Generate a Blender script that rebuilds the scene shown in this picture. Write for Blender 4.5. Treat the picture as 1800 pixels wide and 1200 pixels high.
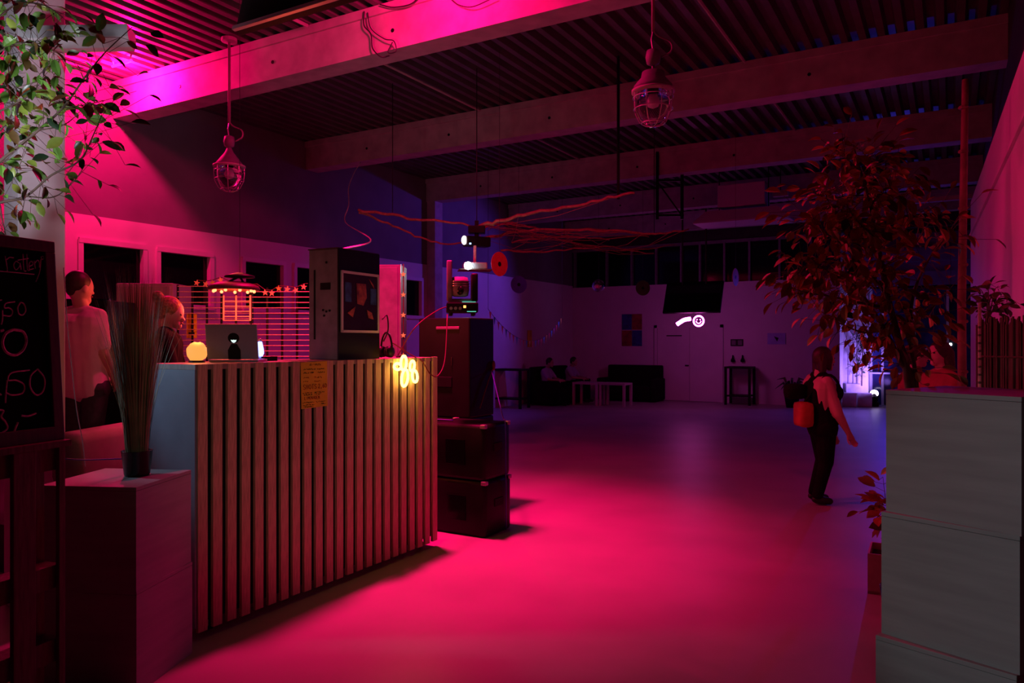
import bpy, bmesh, math, random
from mathutils import Vector, Matrix, Euler
rnd = random.Random(7)
for o in list(bpy.data.objects): bpy.data.objects.remove(o)
scene = bpy.context.scene; COL = scene.collection
R_ = math.radians

# ------------------------------------------------------------------ camera
FPX, YAW, CH = 1326.0, 0.526, 1.69
FW = Vector((-math.sin(YAW), math.cos(YAW), 0)); RT = Vector((math.cos(YAW), math.sin(YAW), 0))
cd = bpy.data.cameras.new('camera'); cam = bpy.data.objects.new('camera', cd); COL.objects.link(cam)
cam.location = (0, 0, CH); cam.rotation_euler = (math.pi/2, 0, YAW)
cd.sensor_width = 36; cd.lens = 36*FPX/1800; cd.clip_start = .05; cd.clip_end = 200
scene.camera = cam
# ------------------------------------------------------------------ world, exposure
w = bpy.data.worlds.new('night'); scene.world = w; w.use_nodes = True
w.node_tree.nodes['Background'].inputs[0].default_value = (.05, .012, .06, 1)
w.node_tree.nodes['Background'].inputs[1].default_value = .012
vs = scene.view_settings; vs.view_transform = 'Standard'; vs.look = 'None'; vs.exposure = 0; vs.gamma = 1; vs.use_curve_mapping = False

PINK = (1, .0018, .125); BLUE = (.16, .07, 1); VIOLET = (.42, .16, 1)
def light(name, kind, loc, power, col, size=.1, target=None, parent=None, spot=None, blend=1, size_y=None):
    d = bpy.data.lights.new(name, kind); d.energy = power; d.color = col
    o = bpy.data.objects.new(name, d); COL.objects.link(o); o.location = loc
    if kind == 'AREA':
        d.size = size
        if size_y: d.shape = 'RECTANGLE'; d.size_y = size_y
    else: d.shadow_soft_size = size
    if kind == 'SPOT': d.spot_size = R_(spot); d.spot_blend = blend
    if target is not None:
        o.rotation_euler = (Vector(target)-Vector(loc)).to_track_quat('-Z', 'Y').to_euler()
    return o
LAMP1 = Vector((-9.1, 5.90, 5.13)); LAMP2 = Vector((-4.2, 5.3, 5.02)); LAMPW = Vector((-3.75, .9, 2.2)); LAMPE = Vector((-5.0, 1.9, 1.9))
LAMPC = Vector((-1.3, -.9, 1.42)); LAMPB = Vector((.5, .8, 1.5))
light('pink_flood_wall_light', 'POINT', LAMP1, 420, PINK, .05)
light('pink_flood_floor_light', 'SPOT', LAMP2, 3100, PINK, .16, LAMP2+Vector((.06, .05, -3)), spot=75, blend=1)
light('pink_flood_spill_light', 'POINT', LAMP2+Vector((0, .1, .02)), 230, PINK, .08)
light('branch_fill_light', 'SPOT', LAMPW, 105, (.88, .86, 1), .12, (-4.7, 2.5, 3.2), spot=64, blend=.9)  # added out of view to light the branches and column
light('end_panel_fill_light', 'SPOT', LAMPE, 34, (.45, .70, 1), .08, (-3.70, 2.62, 1.42), spot=50, blend=.8)  # unseen lamp put in for the bar end panel and grass
light('bar_fill_light', 'SPOT', LAMPB, 42, (1, .80, .62), .12, (-3.66, 3.6, 1.4), spot=33, blend=.9)  # unseen warm fill added to brighten the bar front
light('crate_fill_light', 'SPOT', LAMPC, 68, (.80, .97, 1), .15, (.22, 3.3, .9), spot=22, blend=.5)  # extra lamp out of frame, aimed at the right crates alone
light('violet_par_light', 'SPOT', (-1.5, 21.15, .55), 130, (.34, .17, 1), .08, (-2.55, 22.0, 1.3), spot=120, blend=.9)
light('blue_garden_flood_light', 'SPOT', (-1.0, 22.1, 2.9), 200, (.08, .05, 1), .08, (-1.6, 12.0, -1), spot=110, blend=.9)
light('blue_par_wall_light', 'SPOT', (-6.2, 16.3, 4.35), 200, (.20, .05, 1), .06, (-10.03, 14.4, 2.6), spot=92, blend=.6)

# ------------------------------------------------------------------ pixel helpers (1800x1200 frame)
def W(px, py, d):
    return FW*d + RT*((px-900)/FPX*d) + Vector((0, 0, CH-(py-600)/FPX*d))
def dirp(px): return FW + RT*((px-900)/FPX)
def onX(px, X): return X/dirp(px).x
def onY(px, Y): return Y/dirp(px).y
def onF(px, py, z=0): return W(px, py, FPX*(CH-z)/(py-600))
def YX(px, X): return onX(px, X)*dirp(px).y
def XY(px, Y): return onY(px, Y)*dirp(px).x
def ZX(px, py, X): return CH-(py-600)/FPX*onX(px, X)
def ZY(px, py, Y): return CH-(py-600)/FPX*onY(px, Y)

# ------------------------------------------------------------------ materials
def mk(name, col, rough=.6, metal=0, var=.2, scale=6, bump=0, stretch=(1, 1, 1), spec=.5, detail=4, trans=0, col2=None):
    m = bpy.data.materials.new(name); m.use_nodes = True; nt = m.node_tree; N = nt.nodes; L = nt.links
    b = N['Principled BSDF']; b.inputs['Roughness'].default_value = rough; b.inputs['Metallic'].default_value = metal
    b.inputs['Specular IOR Level'].default_value = spec; b.inputs['Transmission Weight'].default_value = trans
    tc = N.new('ShaderNodeTexCoord'); mp = N.new('ShaderNodeMapping'); mp.inputs['Scale'].default_value = stretch
    nz = N.new('ShaderNodeTexNoise'); nz.inputs['Scale'].default_value = scale; nz.inputs['Detail'].default_value = detail
    L.new(tc.outputs['Object'], mp.inputs[0]); L.new(mp.outputs[0], nz.inputs[0])
    cr = N.new('ShaderNodeValToRGB'); L.new(nz.outputs['Fac'], cr.inputs[0])
    c2 = col2 or tuple(min(1, c*(1+var)) for c in col); c1 = tuple(c*(1-var) for c in col)
    cr.color_ramp.elements[0].position = .3; cr.color_ramp.elements[1].position = .7
    cr.color_ramp.elements[0].color = (*c1, 1); cr.color_ramp.elements[1].color = (*c2, 1)
    L.new(cr.outputs[0], b.inputs['Base Color'])
    if bump:
        bp = N.new('ShaderNodeBump'); bp.inputs['Strength'].default_value = bump; bp.inputs['Distance'].default_value = .01
        L.new(nz.outputs['Fac'], bp.inputs['Height']); L.new(bp.outputs[0], b.inputs['Normal'])
    return m
def em(name, col, s, base=(0, 0, 0)):
    m = bpy.data.materials.new(name); m.use_nodes = True; b = m.node_tree.nodes['Principled BSDF']
    b.inputs['Base Color'].default_value = (*base, 1); b.inputs['Emission Color'].default_value = (*col, 1); b.inputs['Emission Strength'].default_value = s
    b.inputs['Roughness'].default_value = .5
    return m
M = {}
def mm(k, *a, **kw): M[k] = mk(k, *a, **kw)
mm('floor', (.36, .34, .33), .42, var=.10, scale=1.3, bump=.05, detail=8, spec=.4)
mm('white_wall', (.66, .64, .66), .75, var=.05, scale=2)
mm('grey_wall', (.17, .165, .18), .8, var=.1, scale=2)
mm('dark_wall', (.03, .028, .03), .8)
mm('concrete', (.40, .37, .37), .75, var=.18, scale=5, bump=.2, detail=8)
mm('column', (.72, .69, .74), .75, var=.12, scale=4, bump=.1)
mm('deck', (.10, .095, .095), .5, .2, var=.2, scale=4)
mm('frame_white', (.70, .68, .70), .5, var=.04)
mm('night_glass', (.004, .004, .006), .06, var=.1, spec=.35)
mm('slat_wood', (.56, .38, .27), .6, var=.25, scale=14, stretch=(6, 6, .7), bump=.08)
mm('slat_end', (.50, .40, .30), .6, var=.15, scale=20)
mm('black_wood', (.012, .011, .012), .5, spec=.15)
mm('bar_top', (.30, .24, .20), .45, var=.2, scale=8, stretch=(6, 1, 1))
mm('blue_panel', (.20, .24, .30), .45, var=.12, scale=5)
mm('crate_grey', (.33, .345, .345), .6, var=.10, scale=5, stretch=(.5, .5, 5), bump=.03, detail=7)
mm('crate_top', (.30, .27, .28), .55, var=.25, scale=6, stretch=(1, 6, 1))
mm('pallet', (.13, .08, .055), .7, var=.35, scale=9, stretch=(6, 6, .8), bump=.2)
mm('board_black', (.004, .004, .004), .9, var=.3, spec=.08)
mm('frame_dark', (.06, .025, .018), .5, var=.3, scale=12, stretch=(5, 5, 1))
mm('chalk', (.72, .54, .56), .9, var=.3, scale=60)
mm('black', (.008, .008, .009), .45, spec=.15)
mm('black_gloss', (.006, .006, .007), .15, spec=.15)
mm('black_rubber', (.01, .01, .011), .7, spec=.15)
mm('pot_black', (.006, .007, .009), .25)
mm('grass', (.24, .25, .12), .6, var=.5, scale=4)
mm('grass_blue', (.12, .15, .22), .4, var=.3)
mm('leaf_green', (.13, .30, .045), .35, var=.5, scale=9, spec=.5)
mm('leaf_lime', (.30, .42, .06), .4, var=.35, scale=9)
mm('leaf_dark', (.025, .07, .03), .35, var=.4, scale=9)
mm('leaf_brown', (.17, .10, .03), .5, var=.4, scale=9)
mm('leaf_rust', (.48, .15, .05), .5, var=.4, scale=9)
mm('leaf_olive', (.16, .12, .045), .45, var=.4, scale=9)
mm('bark', (.12, .08, .06), .8, var=.3, scale=14, bump=.3)
mm('branch_wood', (.30, .17, .10), .75, var=.3, scale=20, bump=.3)
mm('white_plastic', (.60, .60, .62), .4, var=.03)
mm('grey_metal', (.45, .45, .47), .35, .7, var=.1)
mm('chrome', (.7, .7, .72), .15, 1, var=.05)
mm('silver', (.62, .64, .68), .35, .6, var=.05)
mm('cable', (.01, .01, .012), .6); mm('cable_white', (.55, .5, .5), .6); mm('cable_blue', (.04, .05, .4), .5); mm('cable_red', (.10, .012, .01), .6)
mm('cab_grey', (.17, .155, .19), .65, var=.2, scale=10, bump=.1)
mm('paper_yellow', (.75, .58, .03), .8, var=.12, scale=6)
mm('ink', (.03, .012, .004), .8); mm('ink_red', (.30, .04, .01), .8); mm('poster_white', (.62, .62, .66), .6, var=.03)
mm('poster_dark', (.006, .010, .022), .25, var=.6, scale=9); mm('poster_blue', (.02, .10, .22), .4, var=.8, scale=18); mm('poster_orange', (.30, .09, .03), .4, var=.7, scale=22)
mm('laptop', (.30, .27, .34), .4, .3, var=.03)
mm('skin', (.56, .36, .29), .55, var=.06, scale=9); mm('skin_dark', (.40, .25, .20), .55, var=.06)
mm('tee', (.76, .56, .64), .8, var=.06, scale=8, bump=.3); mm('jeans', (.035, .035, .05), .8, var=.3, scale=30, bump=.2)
mm('cloth_black', (.008, .007, .008), .95, var=.3, spec=.1); mm('hair_dark', (.025, .014, .01), .5, var=.4, scale=40); mm('hair_blond', (.26, .14, .05), .5, var=.6, scale=60, bump=.4)
mm('cloth_blue', (.35, .35, .55), .8, var=.1); mm('cloth_red', (.35, .10, .08), .8, var=.2)
mm('bag_orange', (.45, .09, .03), .6, var=.3); mm('eye', (.02, .015, .015), .2); mm('lip', (.35, .12, .11), .5); mm('shoe', (.01, .01, .01), .5)
mm('sofa_pink', (.24, .17, .2), .75, var=.1, scale=9, bump=.15); mm('sofa_dark', (.012, .011, .011), .9, spec=.1)
mm('table_white', (.5, .48, .5), .5, var=.05)
mm('rope', (.55, .40, .34), .8, var=.3, scale=60); mm('reed', (.07, .035, .025), .75, var=.4, scale=20, stretch=(4, 4, .5)); mm('bamboo', (.20, .11, .075), .6, var=.3, scale=10)
mm('record_red', (.75, .10, .05), .35, var=.08, scale=30); mm('record_green', (.06, .35, .06), .4); mm('record_orange', (.6, .16, .05), .4); mm('record_blue', (.05, .08, .5), .4)
mm('mirror', (.7, .7, .75), .1, 1, var=.05); mm('yellow', (.75, .65, .04), .6)
mm('flag_red', (.8, .06, .10), .7); mm('flag_teal', (.05, .55, .6), .7); mm('flag_yellow', (.75, .6, .06), .7); mm('flag_pink', (.6, .08, .3), .7)
mm('star_paper', (.80, .45, .30), .6, var=.2); mm('star_gold', (.55, .42, .10), .5)
mm('soil', (.02, .013, .01), .95); mm('planter_pink', (.62, .34, .38), .6); mm('planter_white', (.6, .58, .62), .6)
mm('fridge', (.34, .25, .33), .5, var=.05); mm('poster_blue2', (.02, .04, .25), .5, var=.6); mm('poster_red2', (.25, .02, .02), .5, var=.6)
mm('paper_blue', (.35, .38, .75), .7, var=.1); mm('lav_pilaster', (.75, .72, .78), .7, var=.1, scale=3, stretch=(6, 6, .3))
mm('glass', (.9, .9, .92), .05, var=.02, trans=1)
M['neon_yellow'] = em('neon_yellow', (1, .62, .10), 7); M['neon_pink'] = em('neon_pink', (1, .10, .75), 14); M['bulb_red'] = em('bulb_red', (1, .14, .05), 6)
M['salt'] = em('salt', (1, .40, .08), 1.0, (.6, .25, .1)); M['lava'] = em('lava', (.16, .22, 1), 6); M['proj_lens'] = em('proj_lens', (.75, .92, 1), 60); M['lens_dim'] = em('lens_dim', (1, .75, .85), 2.5)
M['led_orange'] = em('led_orange', (1, .35, .08), 3); M['led_teal'] = em('led_teal', (.15, .8, .6), 1.0); M['led_blue'] = em('led_blue', (.3, .5, 1), 3)
M['pink_lens'] = em('pink_lens', PINK, 30); M['par_lens'] = em('par_lens', (.75, .6, 1), 9); M['logo_glow'] = em('logo_glow', (.8, 1, .95), 1.0); M['tube_white'] = em('tube_white', (.72, .84, 1), 12)
M['far_light'] = em('far_light', (.7, .75, 1), 8); M['star_red'] = em('star_red', (1, .12, .05), 1.2)

# ------------------------------------------------------------------ mesh builder
class MB:
    def __init__(s): s.v = []; s.f = []
    def add(s, vs, fs):
        n = len(s.v); s.v += [tuple(v) for v in vs]; s.f += [tuple(i+n for i in f) for f in fs]; return s
    def box(s, c, size, rot=None, bev=0):
        x, y, z = (k/2 for k in size); c = Vector(c)
        Mx = (rot if isinstance(rot, Matrix) else Matrix.Rotation(rot, 3, 'Z')) if rot is not None else Matrix.Identity(3)
        if bev:
            bm = bmesh.new(); bmesh.ops.create_cube(bm, size=1)
            for v in bm.verts: v.co = Vector((v.co.x*size[0], v.co.y*size[1], v.co.z*size[2]))
            bmesh.ops.bevel(bm, geom=list(bm.edges), offset=bev, segments=2, profile=.6, affect='EDGES')
            bm.verts.index_update()
            s.add([c+Mx@v.co for v in bm.verts], [[v.index for v in f.verts] for f in bm.faces]); bm.free(); return s
        P = [c+Mx@Vector((i*x, j*y, k*z)) for i in (-1, 1) for j in (-1, 1) for k in (-1, 1)]
        return s.add(P, [(0, 1, 3, 2), (4, 6, 7, 5), (0, 4, 5, 1), (2, 3, 7, 6), (0, 2, 6, 4), (1, 5, 7, 3)])
    def b(s, x0, x1, y0, y1, z0, z1): return s.box(((x0+x1)/2, (y0+y1)/2, (z0+z1)/2), (abs(x1-x0), abs(y1-y0), abs(z1-z0)))
    def tube(s, pts, r, n=6, cap=True):
        pts = [Vector(p) for p in pts]; m = len(pts); rr = r if isinstance(r, (list, tuple)) else [r]*m
        V = []; up = None
        for i, p in enumerate(pts):
            t = (pts[min(i+1, m-1)]-pts[max(i-1, 0)]).normalized()
            if up is None: up = t.orthogonal().normalized()
            a = (up-t*up.dot(t)); a = a.normalized() if a.length > 1e-6 else t.orthogonal().normalized(); up = a; bb = t.cross(a)
            V += [p+(a*math.cos(2*math.pi*k/n)+bb*math.sin(2*math.pi*k/n))*rr[i] for k in range(n)]
        Fc = [(i*n+k, i*n+(k+1) % n, (i+1)*n+(k+1) % n, (i+1)*n+k) for i in range(m-1) for k in range(n)]
        if cap: Fc += [tuple(range(n-1, -1, -1)), tuple((m-1)*n+k for k in range(n))]
        return s.add(V, Fc)
    def lathe(s, c, prof, n=20, rot=None, a0=0, a1=2*math.pi):
        c = Vector(c); Mx = rot or Matrix.Identity(3); V = []
        for r, z in prof: V += [c+Mx@Vector((r*math.cos(a0+(a1-a0)*k/n), r*math.sin(a0+(a1-a0)*k/n), z)) for k in range(n)]
        Fc = [(i*n+k, i*n+(k+1) % n, (i+1)*n+(k+1) % n, (i+1)*n+k) for i in range(len(prof)-1) for k in range(n)]
        if prof[0][0] > 1e-4: Fc.append(tuple(range(n-1, -1, -1)))
        if prof[-1][0] > 1e-4: Fc.append(tuple((len(prof)-1)*n+k for k in range(n)))
        return s.add(V, Fc)
    def ball(s, c, r, n=12, m=8, rot=None):
        r = (r, r, r) if not isinstance(r, (tuple, list)) else r; c = Vector(c); Mx = rot or Matrix.Identity(3)
        V = [c+Mx@Vector((0, 0, -r[2]))]
        for i in range(1, m):
            t = -math.pi/2+math.pi*i/m
            V += [c+Mx@Vector((r[0]*math.cos(t)*math.cos(2*math.pi*k/n), r[1]*math.cos(t)*math.sin(2*math.pi*k/n), r[2]*math.sin(t))) for k in range(n)]
        V.append(c+Mx@Vector((0, 0, r[2]))); T = len(V)-1
        Fc = [(0, 1+(k+1) % n, 1+k) for k in range(n)]+[(1+i*n+k, 1+i*n+(k+1) % n, 1+(i+1)*n+(k+1) % n, 1+(i+1)*n+k) for i in range(m-2) for k in range(n)]
        Fc += [(1+(m-2)*n+k, 1+(m-2)*n+(k+1) % n, T) for k in range(n)]
        return s.add(V, Fc)
    def cap(s, a, b, ra, rb):
        a = Vector(a); b = Vector(b); t = b-a; L = t.length
        if L < 1e-5: return s.ball(a, ra)
        t /= L; q = t.to_track_quat('Z', 'Y').to_matrix()
        prof = [(0, -ra)]+[(ra*math.cos(x), ra*math.sin(x)) for x in (-1.05, -.52, 0)]+[(rb*math.cos(x), L+rb*math.sin(x)) for x in (0, .52, 1.05)]+[(0, L+rb)]
        return s.lathe(a, prof, 12, q)
    def prism(s, pts2, to3, d0, d1):
        n = len(pts2); V = [to3(x, y, d0) for x, y in pts2]+[to3(x, y, d1) for x, y in pts2]
        return s.add(V, [tuple(range(n)), tuple(range(2*n-1, n-1, -1))]+[(i, i+n, (i+1) % n+n, (i+1) % n) for i in range(n)])
    def mesh(s, name, mat, smooth=False):
        me = bpy.data.meshes.new(name); me.from_pydata(s.v, [], s.f)
        bm = bmesh.new(); bm.from_mesh(me); bmesh.ops.recalc_face_normals(bm, faces=bm.faces); bm.to_mesh(me); bm.free()
        me.materials.append(M[mat])
        if smooth:
            for p in me.polygons: p.use_smooth = True
        return me
    def build(s, name, mat, parent=None, smooth=False, mods=None):
        o = bpy.data.objects.new(name, s.mesh(name, mat, smooth)); COL.objects.link(o)
        if parent is not None:
            if isinstance(parent, Vector): o.location = parent
            else: o.parent = parent; o.matrix_parent_inverse = TW(parent).inverted()
        return o
def TW(o):
    m = o.matrix_basis.copy()
    return (TW(o.parent) @ o.matrix_parent_inverse @ m) if o.parent else m
def tag(o, label=None, cat=None, group=None, kind=None):
    if label: o['label'] = label
    if cat: o['category'] = cat
    if group: o['group'] = group
    if kind: o['kind'] = kind
    return o
def thing(name, loc, label, cat, group=None):
    o = bpy.data.objects.new(name, None); COL.objects.link(o); o.location = loc; o.empty_display_size = .1
    return tag(o, label, cat, group)
def P(name, mat, parent, fn=None, smooth=False, **k):
    m = MB(); fn(m); return m.build(name, mat, parent, smooth)
def place(name, me, loc, rot, parent, scale=1):
    o = bpy.data.objects.new(name, me); COL.objects.link(o)
    o.parent = parent
    mat = Matrix.LocRotScale(Vector(loc), rot, Vector((scale,)*3) if not isinstance(scale, Vector) else scale)
    o.matrix_basis = TW(parent).inverted() @ mat
    return o
def curve(pts, n=6):
    """Catmull-Rom through points"""
    pts = [Vector(p) for p in pts]; Q = [pts[0]*2-pts[1]]+pts+[pts[-1]*2-pts[-2]]; out = []
    for i in range(1, len(Q)-2):
        for k in range(n):
            t = k/n; a, b, c, d = Q[i-1:i+3]
            out.append(.5*((2*b)+(c-a)*t+(2*a-5*b+4*c-d)*t*t+(3*b-a-3*c+d)*t**3))
    return out+[pts[-1]]
def cableobj(pts, r, mat, label, cat='cable', name='cable', group=None, n=5):
    o = MB().tube(curve(pts, 7), r, n).build(name, mat, None, True); return tag(o, label, cat, group)
RZ = lambda a: Matrix.Rotation(a, 3, 'Z')
def frame_from(ax, up=Vector((0, 0, 1))):
    """matrix with X along ax, Z up"""
    x = Vector(ax).normalized(); y = up.cross(x).normalized(); z = x.cross(y)
    return Matrix((x, y, z)).transposed()
CAMM = Matrix((RT, FW, Vector((0, 0, 1)))).transposed()     # x right, y away, z up as seen from the doorway

# ================================================================== the setting
XL, ZS, ZT, YF = -10.03, 4.78, 5.28, 21.0
BY = [6.27, 9.88, 13.49, 17.1, 20.45]; BW = .30; XR = 1.15
def struct(name, m, mat, parent=None):
    o = m.build(name, mat, parent)
    if parent is None: o['kind'] = 'structure'
    return o
struct('floor', MB().b(-13, 3, -4, 24, -.12, 0), 'floor')
# corrugated deck, ribs along Y
m = MB(); x = XL-.3; prof = []
while x < XR+.2:
    prof += [(x, ZT), (x+.075, ZT), (x+.10, ZT+.085), (x+.175, ZT+.085)]; x += .20
n = len(prof); m.add([(a, -3.5, b) for a, b in prof]+[(a, YF+2.5, b) for a, b in prof]+[(prof[0][0], -3.5, ZT+.12), (prof[-1][0], -3.5, ZT+.12), (prof[0][0], YF+2.5, ZT+.12), (prof[-1][0], YF+2.5, ZT+.12)],
      [(i, i+1, n+i+1, n+i) for i in range(n-1)]+[(2*n, 2*n+1, 2*n+3, 2*n+2)])
ceil = struct('ceiling', m, 'deck')
for i, yb in enumerate(BY+[2.66]):
    m = MB().b(XL, XR, yb, yb+BW, ZS, ZT-.10); m.b(XL, XR, yb-.03, yb+BW+.03, ZT-.10, ZT-.002)
    o = struct('trim_%d' % (i+1), m, 'concrete'); o['label'] = 'concrete ceiling beam spanning the hall'
    for X in (-8.6, -6.9, -5.1, -3.3, -1.5):           # formwork holes
        MB().lathe((X, yb-.002, ZS+.2), [(.022, -.006), (.022, .004)], 8, Matrix.Rotation(R_(90), 3, 'X')).build('formwork_hole', 'black', o)
for k, X in enumerate((-6.27, -2.26)):
    struct('trim_%d' % (7+k), MB().tube([(X, -3, ZT-.03), (X, 6.2, ZT-.03)], .02).tube([(X, 6.62, ZT-.03), (X, 9.8, ZT-.03)], .02).tube([(X, 10.25, ZT-.03), (X, 13.4, ZT-.03)], .02), 'concrete')['label'] = 'thin conduit running along the corrugated deck'
# left wall with windows
win = []
for a, b_ in ((140, 255), (277, 372), (427, 500), (518, 590), (708, 742)):
    win.append((YX(a, XL), YX(b_, XL)))
Z0, Z1, ZB = 2.22, 3.05, 3.39
m = MB(); m.b(XL-.2, XL, -3, YF, 0, Z0); m.b(XL-.2, XL, -3, YF, Z1, ZB)
e = -3
for a, b_ in win: m.b(XL-.2, XL, e, a, Z0, Z1); e = b_
m.b(XL-.2, XL, e, YF, Z0, Z1)
wl = struct('wall_left', m, 'white_wall')
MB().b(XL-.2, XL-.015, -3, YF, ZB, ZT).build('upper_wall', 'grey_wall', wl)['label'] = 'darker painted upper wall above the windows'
for i, (a, b_) in enumerate(win):
    t = thing('window_%d' % (i+1), (XL, (a+b_)/2, Z0), 'dark night window in the white wall', 'window'); t['kind'] = 'structure'; del t['category']
    f = .06
    P('window_frame', 'frame_white', t, lambda m: (m.b(XL-.08, XL+.03, a-.02, b_+.02, Z1-.04, Z1+.03), m.b(XL-.08, XL+.05, a-.02, b_+.02, Z0-.04, Z0+.03), m.b(XL-.08, XL+.025, a-.03, a+f-.02, Z0, Z1), m.b(XL-.08, XL+.025, b_-f+.02, b_+.03, Z0, Z1)))
    P('pane', 'night_glass', t, lambda m: m.b(XL-.07, XL-.06, a, b_, Z0, Z1))
# far wall and clerestory
XE = XY(1476, YF); ZW = 3.335
m = MB(); m.b(XL-.2, XE, YF, YF+.25, 0, ZW); wf = struct('wall_far', m, 'white_wall')
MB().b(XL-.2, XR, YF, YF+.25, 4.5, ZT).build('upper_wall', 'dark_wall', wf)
t = thing('window_6', (-6, YF, ZW), 'dark clerestory window strip above the far white wall', 'window'); t['kind'] = 'structure'; del t['category']
P('pane', 'night_glass', t, lambda m: m.b(XL, XE, YF+.1, YF+.11, ZW, 4.5))
for px in (1010, 1066, 1110, 1153, 1197, 1230, 1273, 1317, 1370, 1425):
    X = XY(px, YF); P('mullion', 'cab_grey', t, lambda m: m.b(X-.028, X+.028, YF-.01, YF+.1, ZW, 4.5))
P('transom', 'cab_grey', t, lambda m: m.b(XL, XE, YF-.03, YF+.1, 4.42, 4.5))
# opening at the far right, glazed
YG = 21.95
t = thing('window_7', (-1, YG+.4, 0), 'tall blue glazed garden front behind the rust tree', 'window'); t['kind'] = 'structure'; del t['category']
XP0, XP1 = XY(1480, YG), XY(1527, YG)
struct('wall_pilaster', MB().b(XP0, XP1, YG-.12, YG+.4, 0, 3.15).b(XP0+.18, XP0+.22, YG-.15, YG-.12, 0, 3.15).b(XP0+.30, XP0+.36, YG-.15, YG-.12, 0, 3.15), 'lav_pilaster')
mm('blue_glass', (.03, .04, .16), .12, var=.5, scale=3)
mm('blue_lintel', (.16, .17, .40), .5, var=.3, scale=2)
P('pane', 'blue_glass', t, lambda m: m.b(XP1, XR, YG+.42, YG+.44, 0, 3.1))
for X in (XP1+.03, -1.55, -.8, -.05): P('mullion', 'frame_white', t, lambda m: m.b(X-.03, X+.03, YG+.33, YG+.42, 0, 3.1))
for z in (.85, 1.5): P('rail', 'silver', t, lambda m: m.b(XP1, -.3, YG+.2, YG+.24, z-.02, z+.02))
P('lintel', 'blue_lintel', t, lambda m: (m.b(XP0, XR, YG+.2, YG+.42, 3.15, 3.5), m.b(XP0, XR, YG+.05, YG+.3, 3.75, 4.1), m.b(XP0, XR, YG+.3, YG+.42, 3.5, 4.5)))
struct('wall_reveal', MB().b(XE-.2, XE, YF+.25, YG+.5, 0, ZT), 'white_wall')
struct('wall_back_edge', MB().b(XR, XR+.2, -3, YG+.6, 0, ZT), 'dark_wall').name = 'wall_right_outer'
struct('trim_9', MB().b(.55, .9, 2, YF, 4.2, ZT), 'dark_wall')['label'] = 'dark longitudinal girder above the right wall'
# skewed pink partition on the right
A, B_ = Vector((.475, 4.75, 0)), Vector((.255, 12.58, 0)); dr = (B_-A).normalized(); nn = Vector((dr.y, -dr.x, 0))
m = MB(); m.box((A+B_)/2+nn*.06+Vector((0, 0, 3.67/2)), ((B_-A).length, .12, 3.67), frame_from(dr))
wr = struct('wall_right', m, 'white_wall')
m = MB(); m.box((A+B_)/2-nn*.012+Vector((0, 0, 3.18)), ((B_-A).length, .025, .03), frame_from(dr)); m.build('panel_seam', 'white_wall', wr)
# post below beam 3 on the left wall
struct('trim_10', MB().b(XL, XL+.22, 13.52, 13.80, 0, ZS), 'concrete')['label'] = 'concrete post under the third beam by the left wall'
# column at the left, near the chalkboard
o = MB().box((-5.13, 2.675, 2.64), (.27, .27, 5.28), R_(-10), .008).build('column', 'column'); o['kind'] = 'structure'; o['label'] = 'pale concrete column behind the green branches'
# bar platform
pl = struct('floor_platform', MB().b(-9.6, -5.0, 2.9, 6.7, 0, .35), 'black_wood')
# far double door
X0, Xm, X1 = XY(1155, YF), XY(1213, YF), XY(1268, YF)
t = thing('door_1', (Xm, YF, 0), 'pale double door under the pink neon', 'door'); t['kind'] = 'structure'; del t['category']
for a, b_ in ((X0, Xm-.01), (Xm+.01, X1)): P('door_leaf', 'white_wall', t, lambda m: m.b(a+.03, b_-.0, YF-.05, YF, .01, 2.08))
P('door_frame', 'white_wall', t, lambda m: (m.b(X0-.06, X0+.02, YF-.07, YF, 0, 2.16), m.b(X1-.02, X1+.06, YF-.07, YF, 0, 2.16), m.b(X0-.06, X1+.06, YF-.07, YF, 2.08, 2.16)))
P('sign_strip', 'black', t, lambda m: m.b(X0+.3, X0+.75, YF-.06, YF-.05, 1.84, 1.87))
P('door_handle', 'black', t, lambda m: m.b(Xm-.12, Xm-.02, YF-.09, YF-.05, 1.0, 1.03))

# ================================================================== bar counter
BX, BY0, BY1, BZ = -3.667, 2.79, 5.09, 1.56
bar = thing('bar_counter', (BX-.2, (BY0+BY1)/2, 0), 'tall slatted wooden bar counter with black backing', 'bar counter')
P('body', 'black_wood', bar, lambda m: m.b(BX-.43, BX-.026, BY0+.02, BY1-.02, .09, BZ-.03))
P('end_panel', 'blue_panel', bar, lambda m: m.b(BX-.45, BX-.012, BY0-.012, BY0+.02, .07, BZ-.03))['label'] = 'blue grey end panel'
P('counter_top', 'bar_top', bar, lambda m: m.b(BX-.46, BX-.005, BY0-.015, BY1+.005, BZ-.03, BZ))
NS = 23; pit = (BY1-BY0)/NS
m = MB().box((0, 0, 0), (.022, .064, BZ-.045), 0, .002); sm = m.mesh('slat', 'slat_wood')
for i in range(NS):
    o = place('slat', sm, (BX-.0125+rnd.uniform(-.0015, .0015), BY0+.034+(i)*(BY1-BY0-.068)/(NS-1), .055+(BZ-.06)/2+rnd.uniform(-.006, .002)), Euler((rnd.uniform(-.002, .002), 0, 0)).to_quaternion(), bar)
for y in (BY0+.15, BY1-.12):
    for x in (BX-.36, BX-.10):
        c = P('caster', 'black_rubber', bar, lambda m: m.lathe((x, y-.012, .035), [(.035, 0), (.035, .024)], 14, Matrix.Rotation(R_(-90), 3, 'X')), True)
        P('fork', 'grey_metal', c, lambda m: (m.b(x-.02, x+.02, y-.022, y-.016, .03, .09), m.b(x-.02, x+.02, y+.016, y+.022, .03, .09), m.b(x-.025, x+.025, y-.022, y+.022, .075, .09)))
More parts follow.
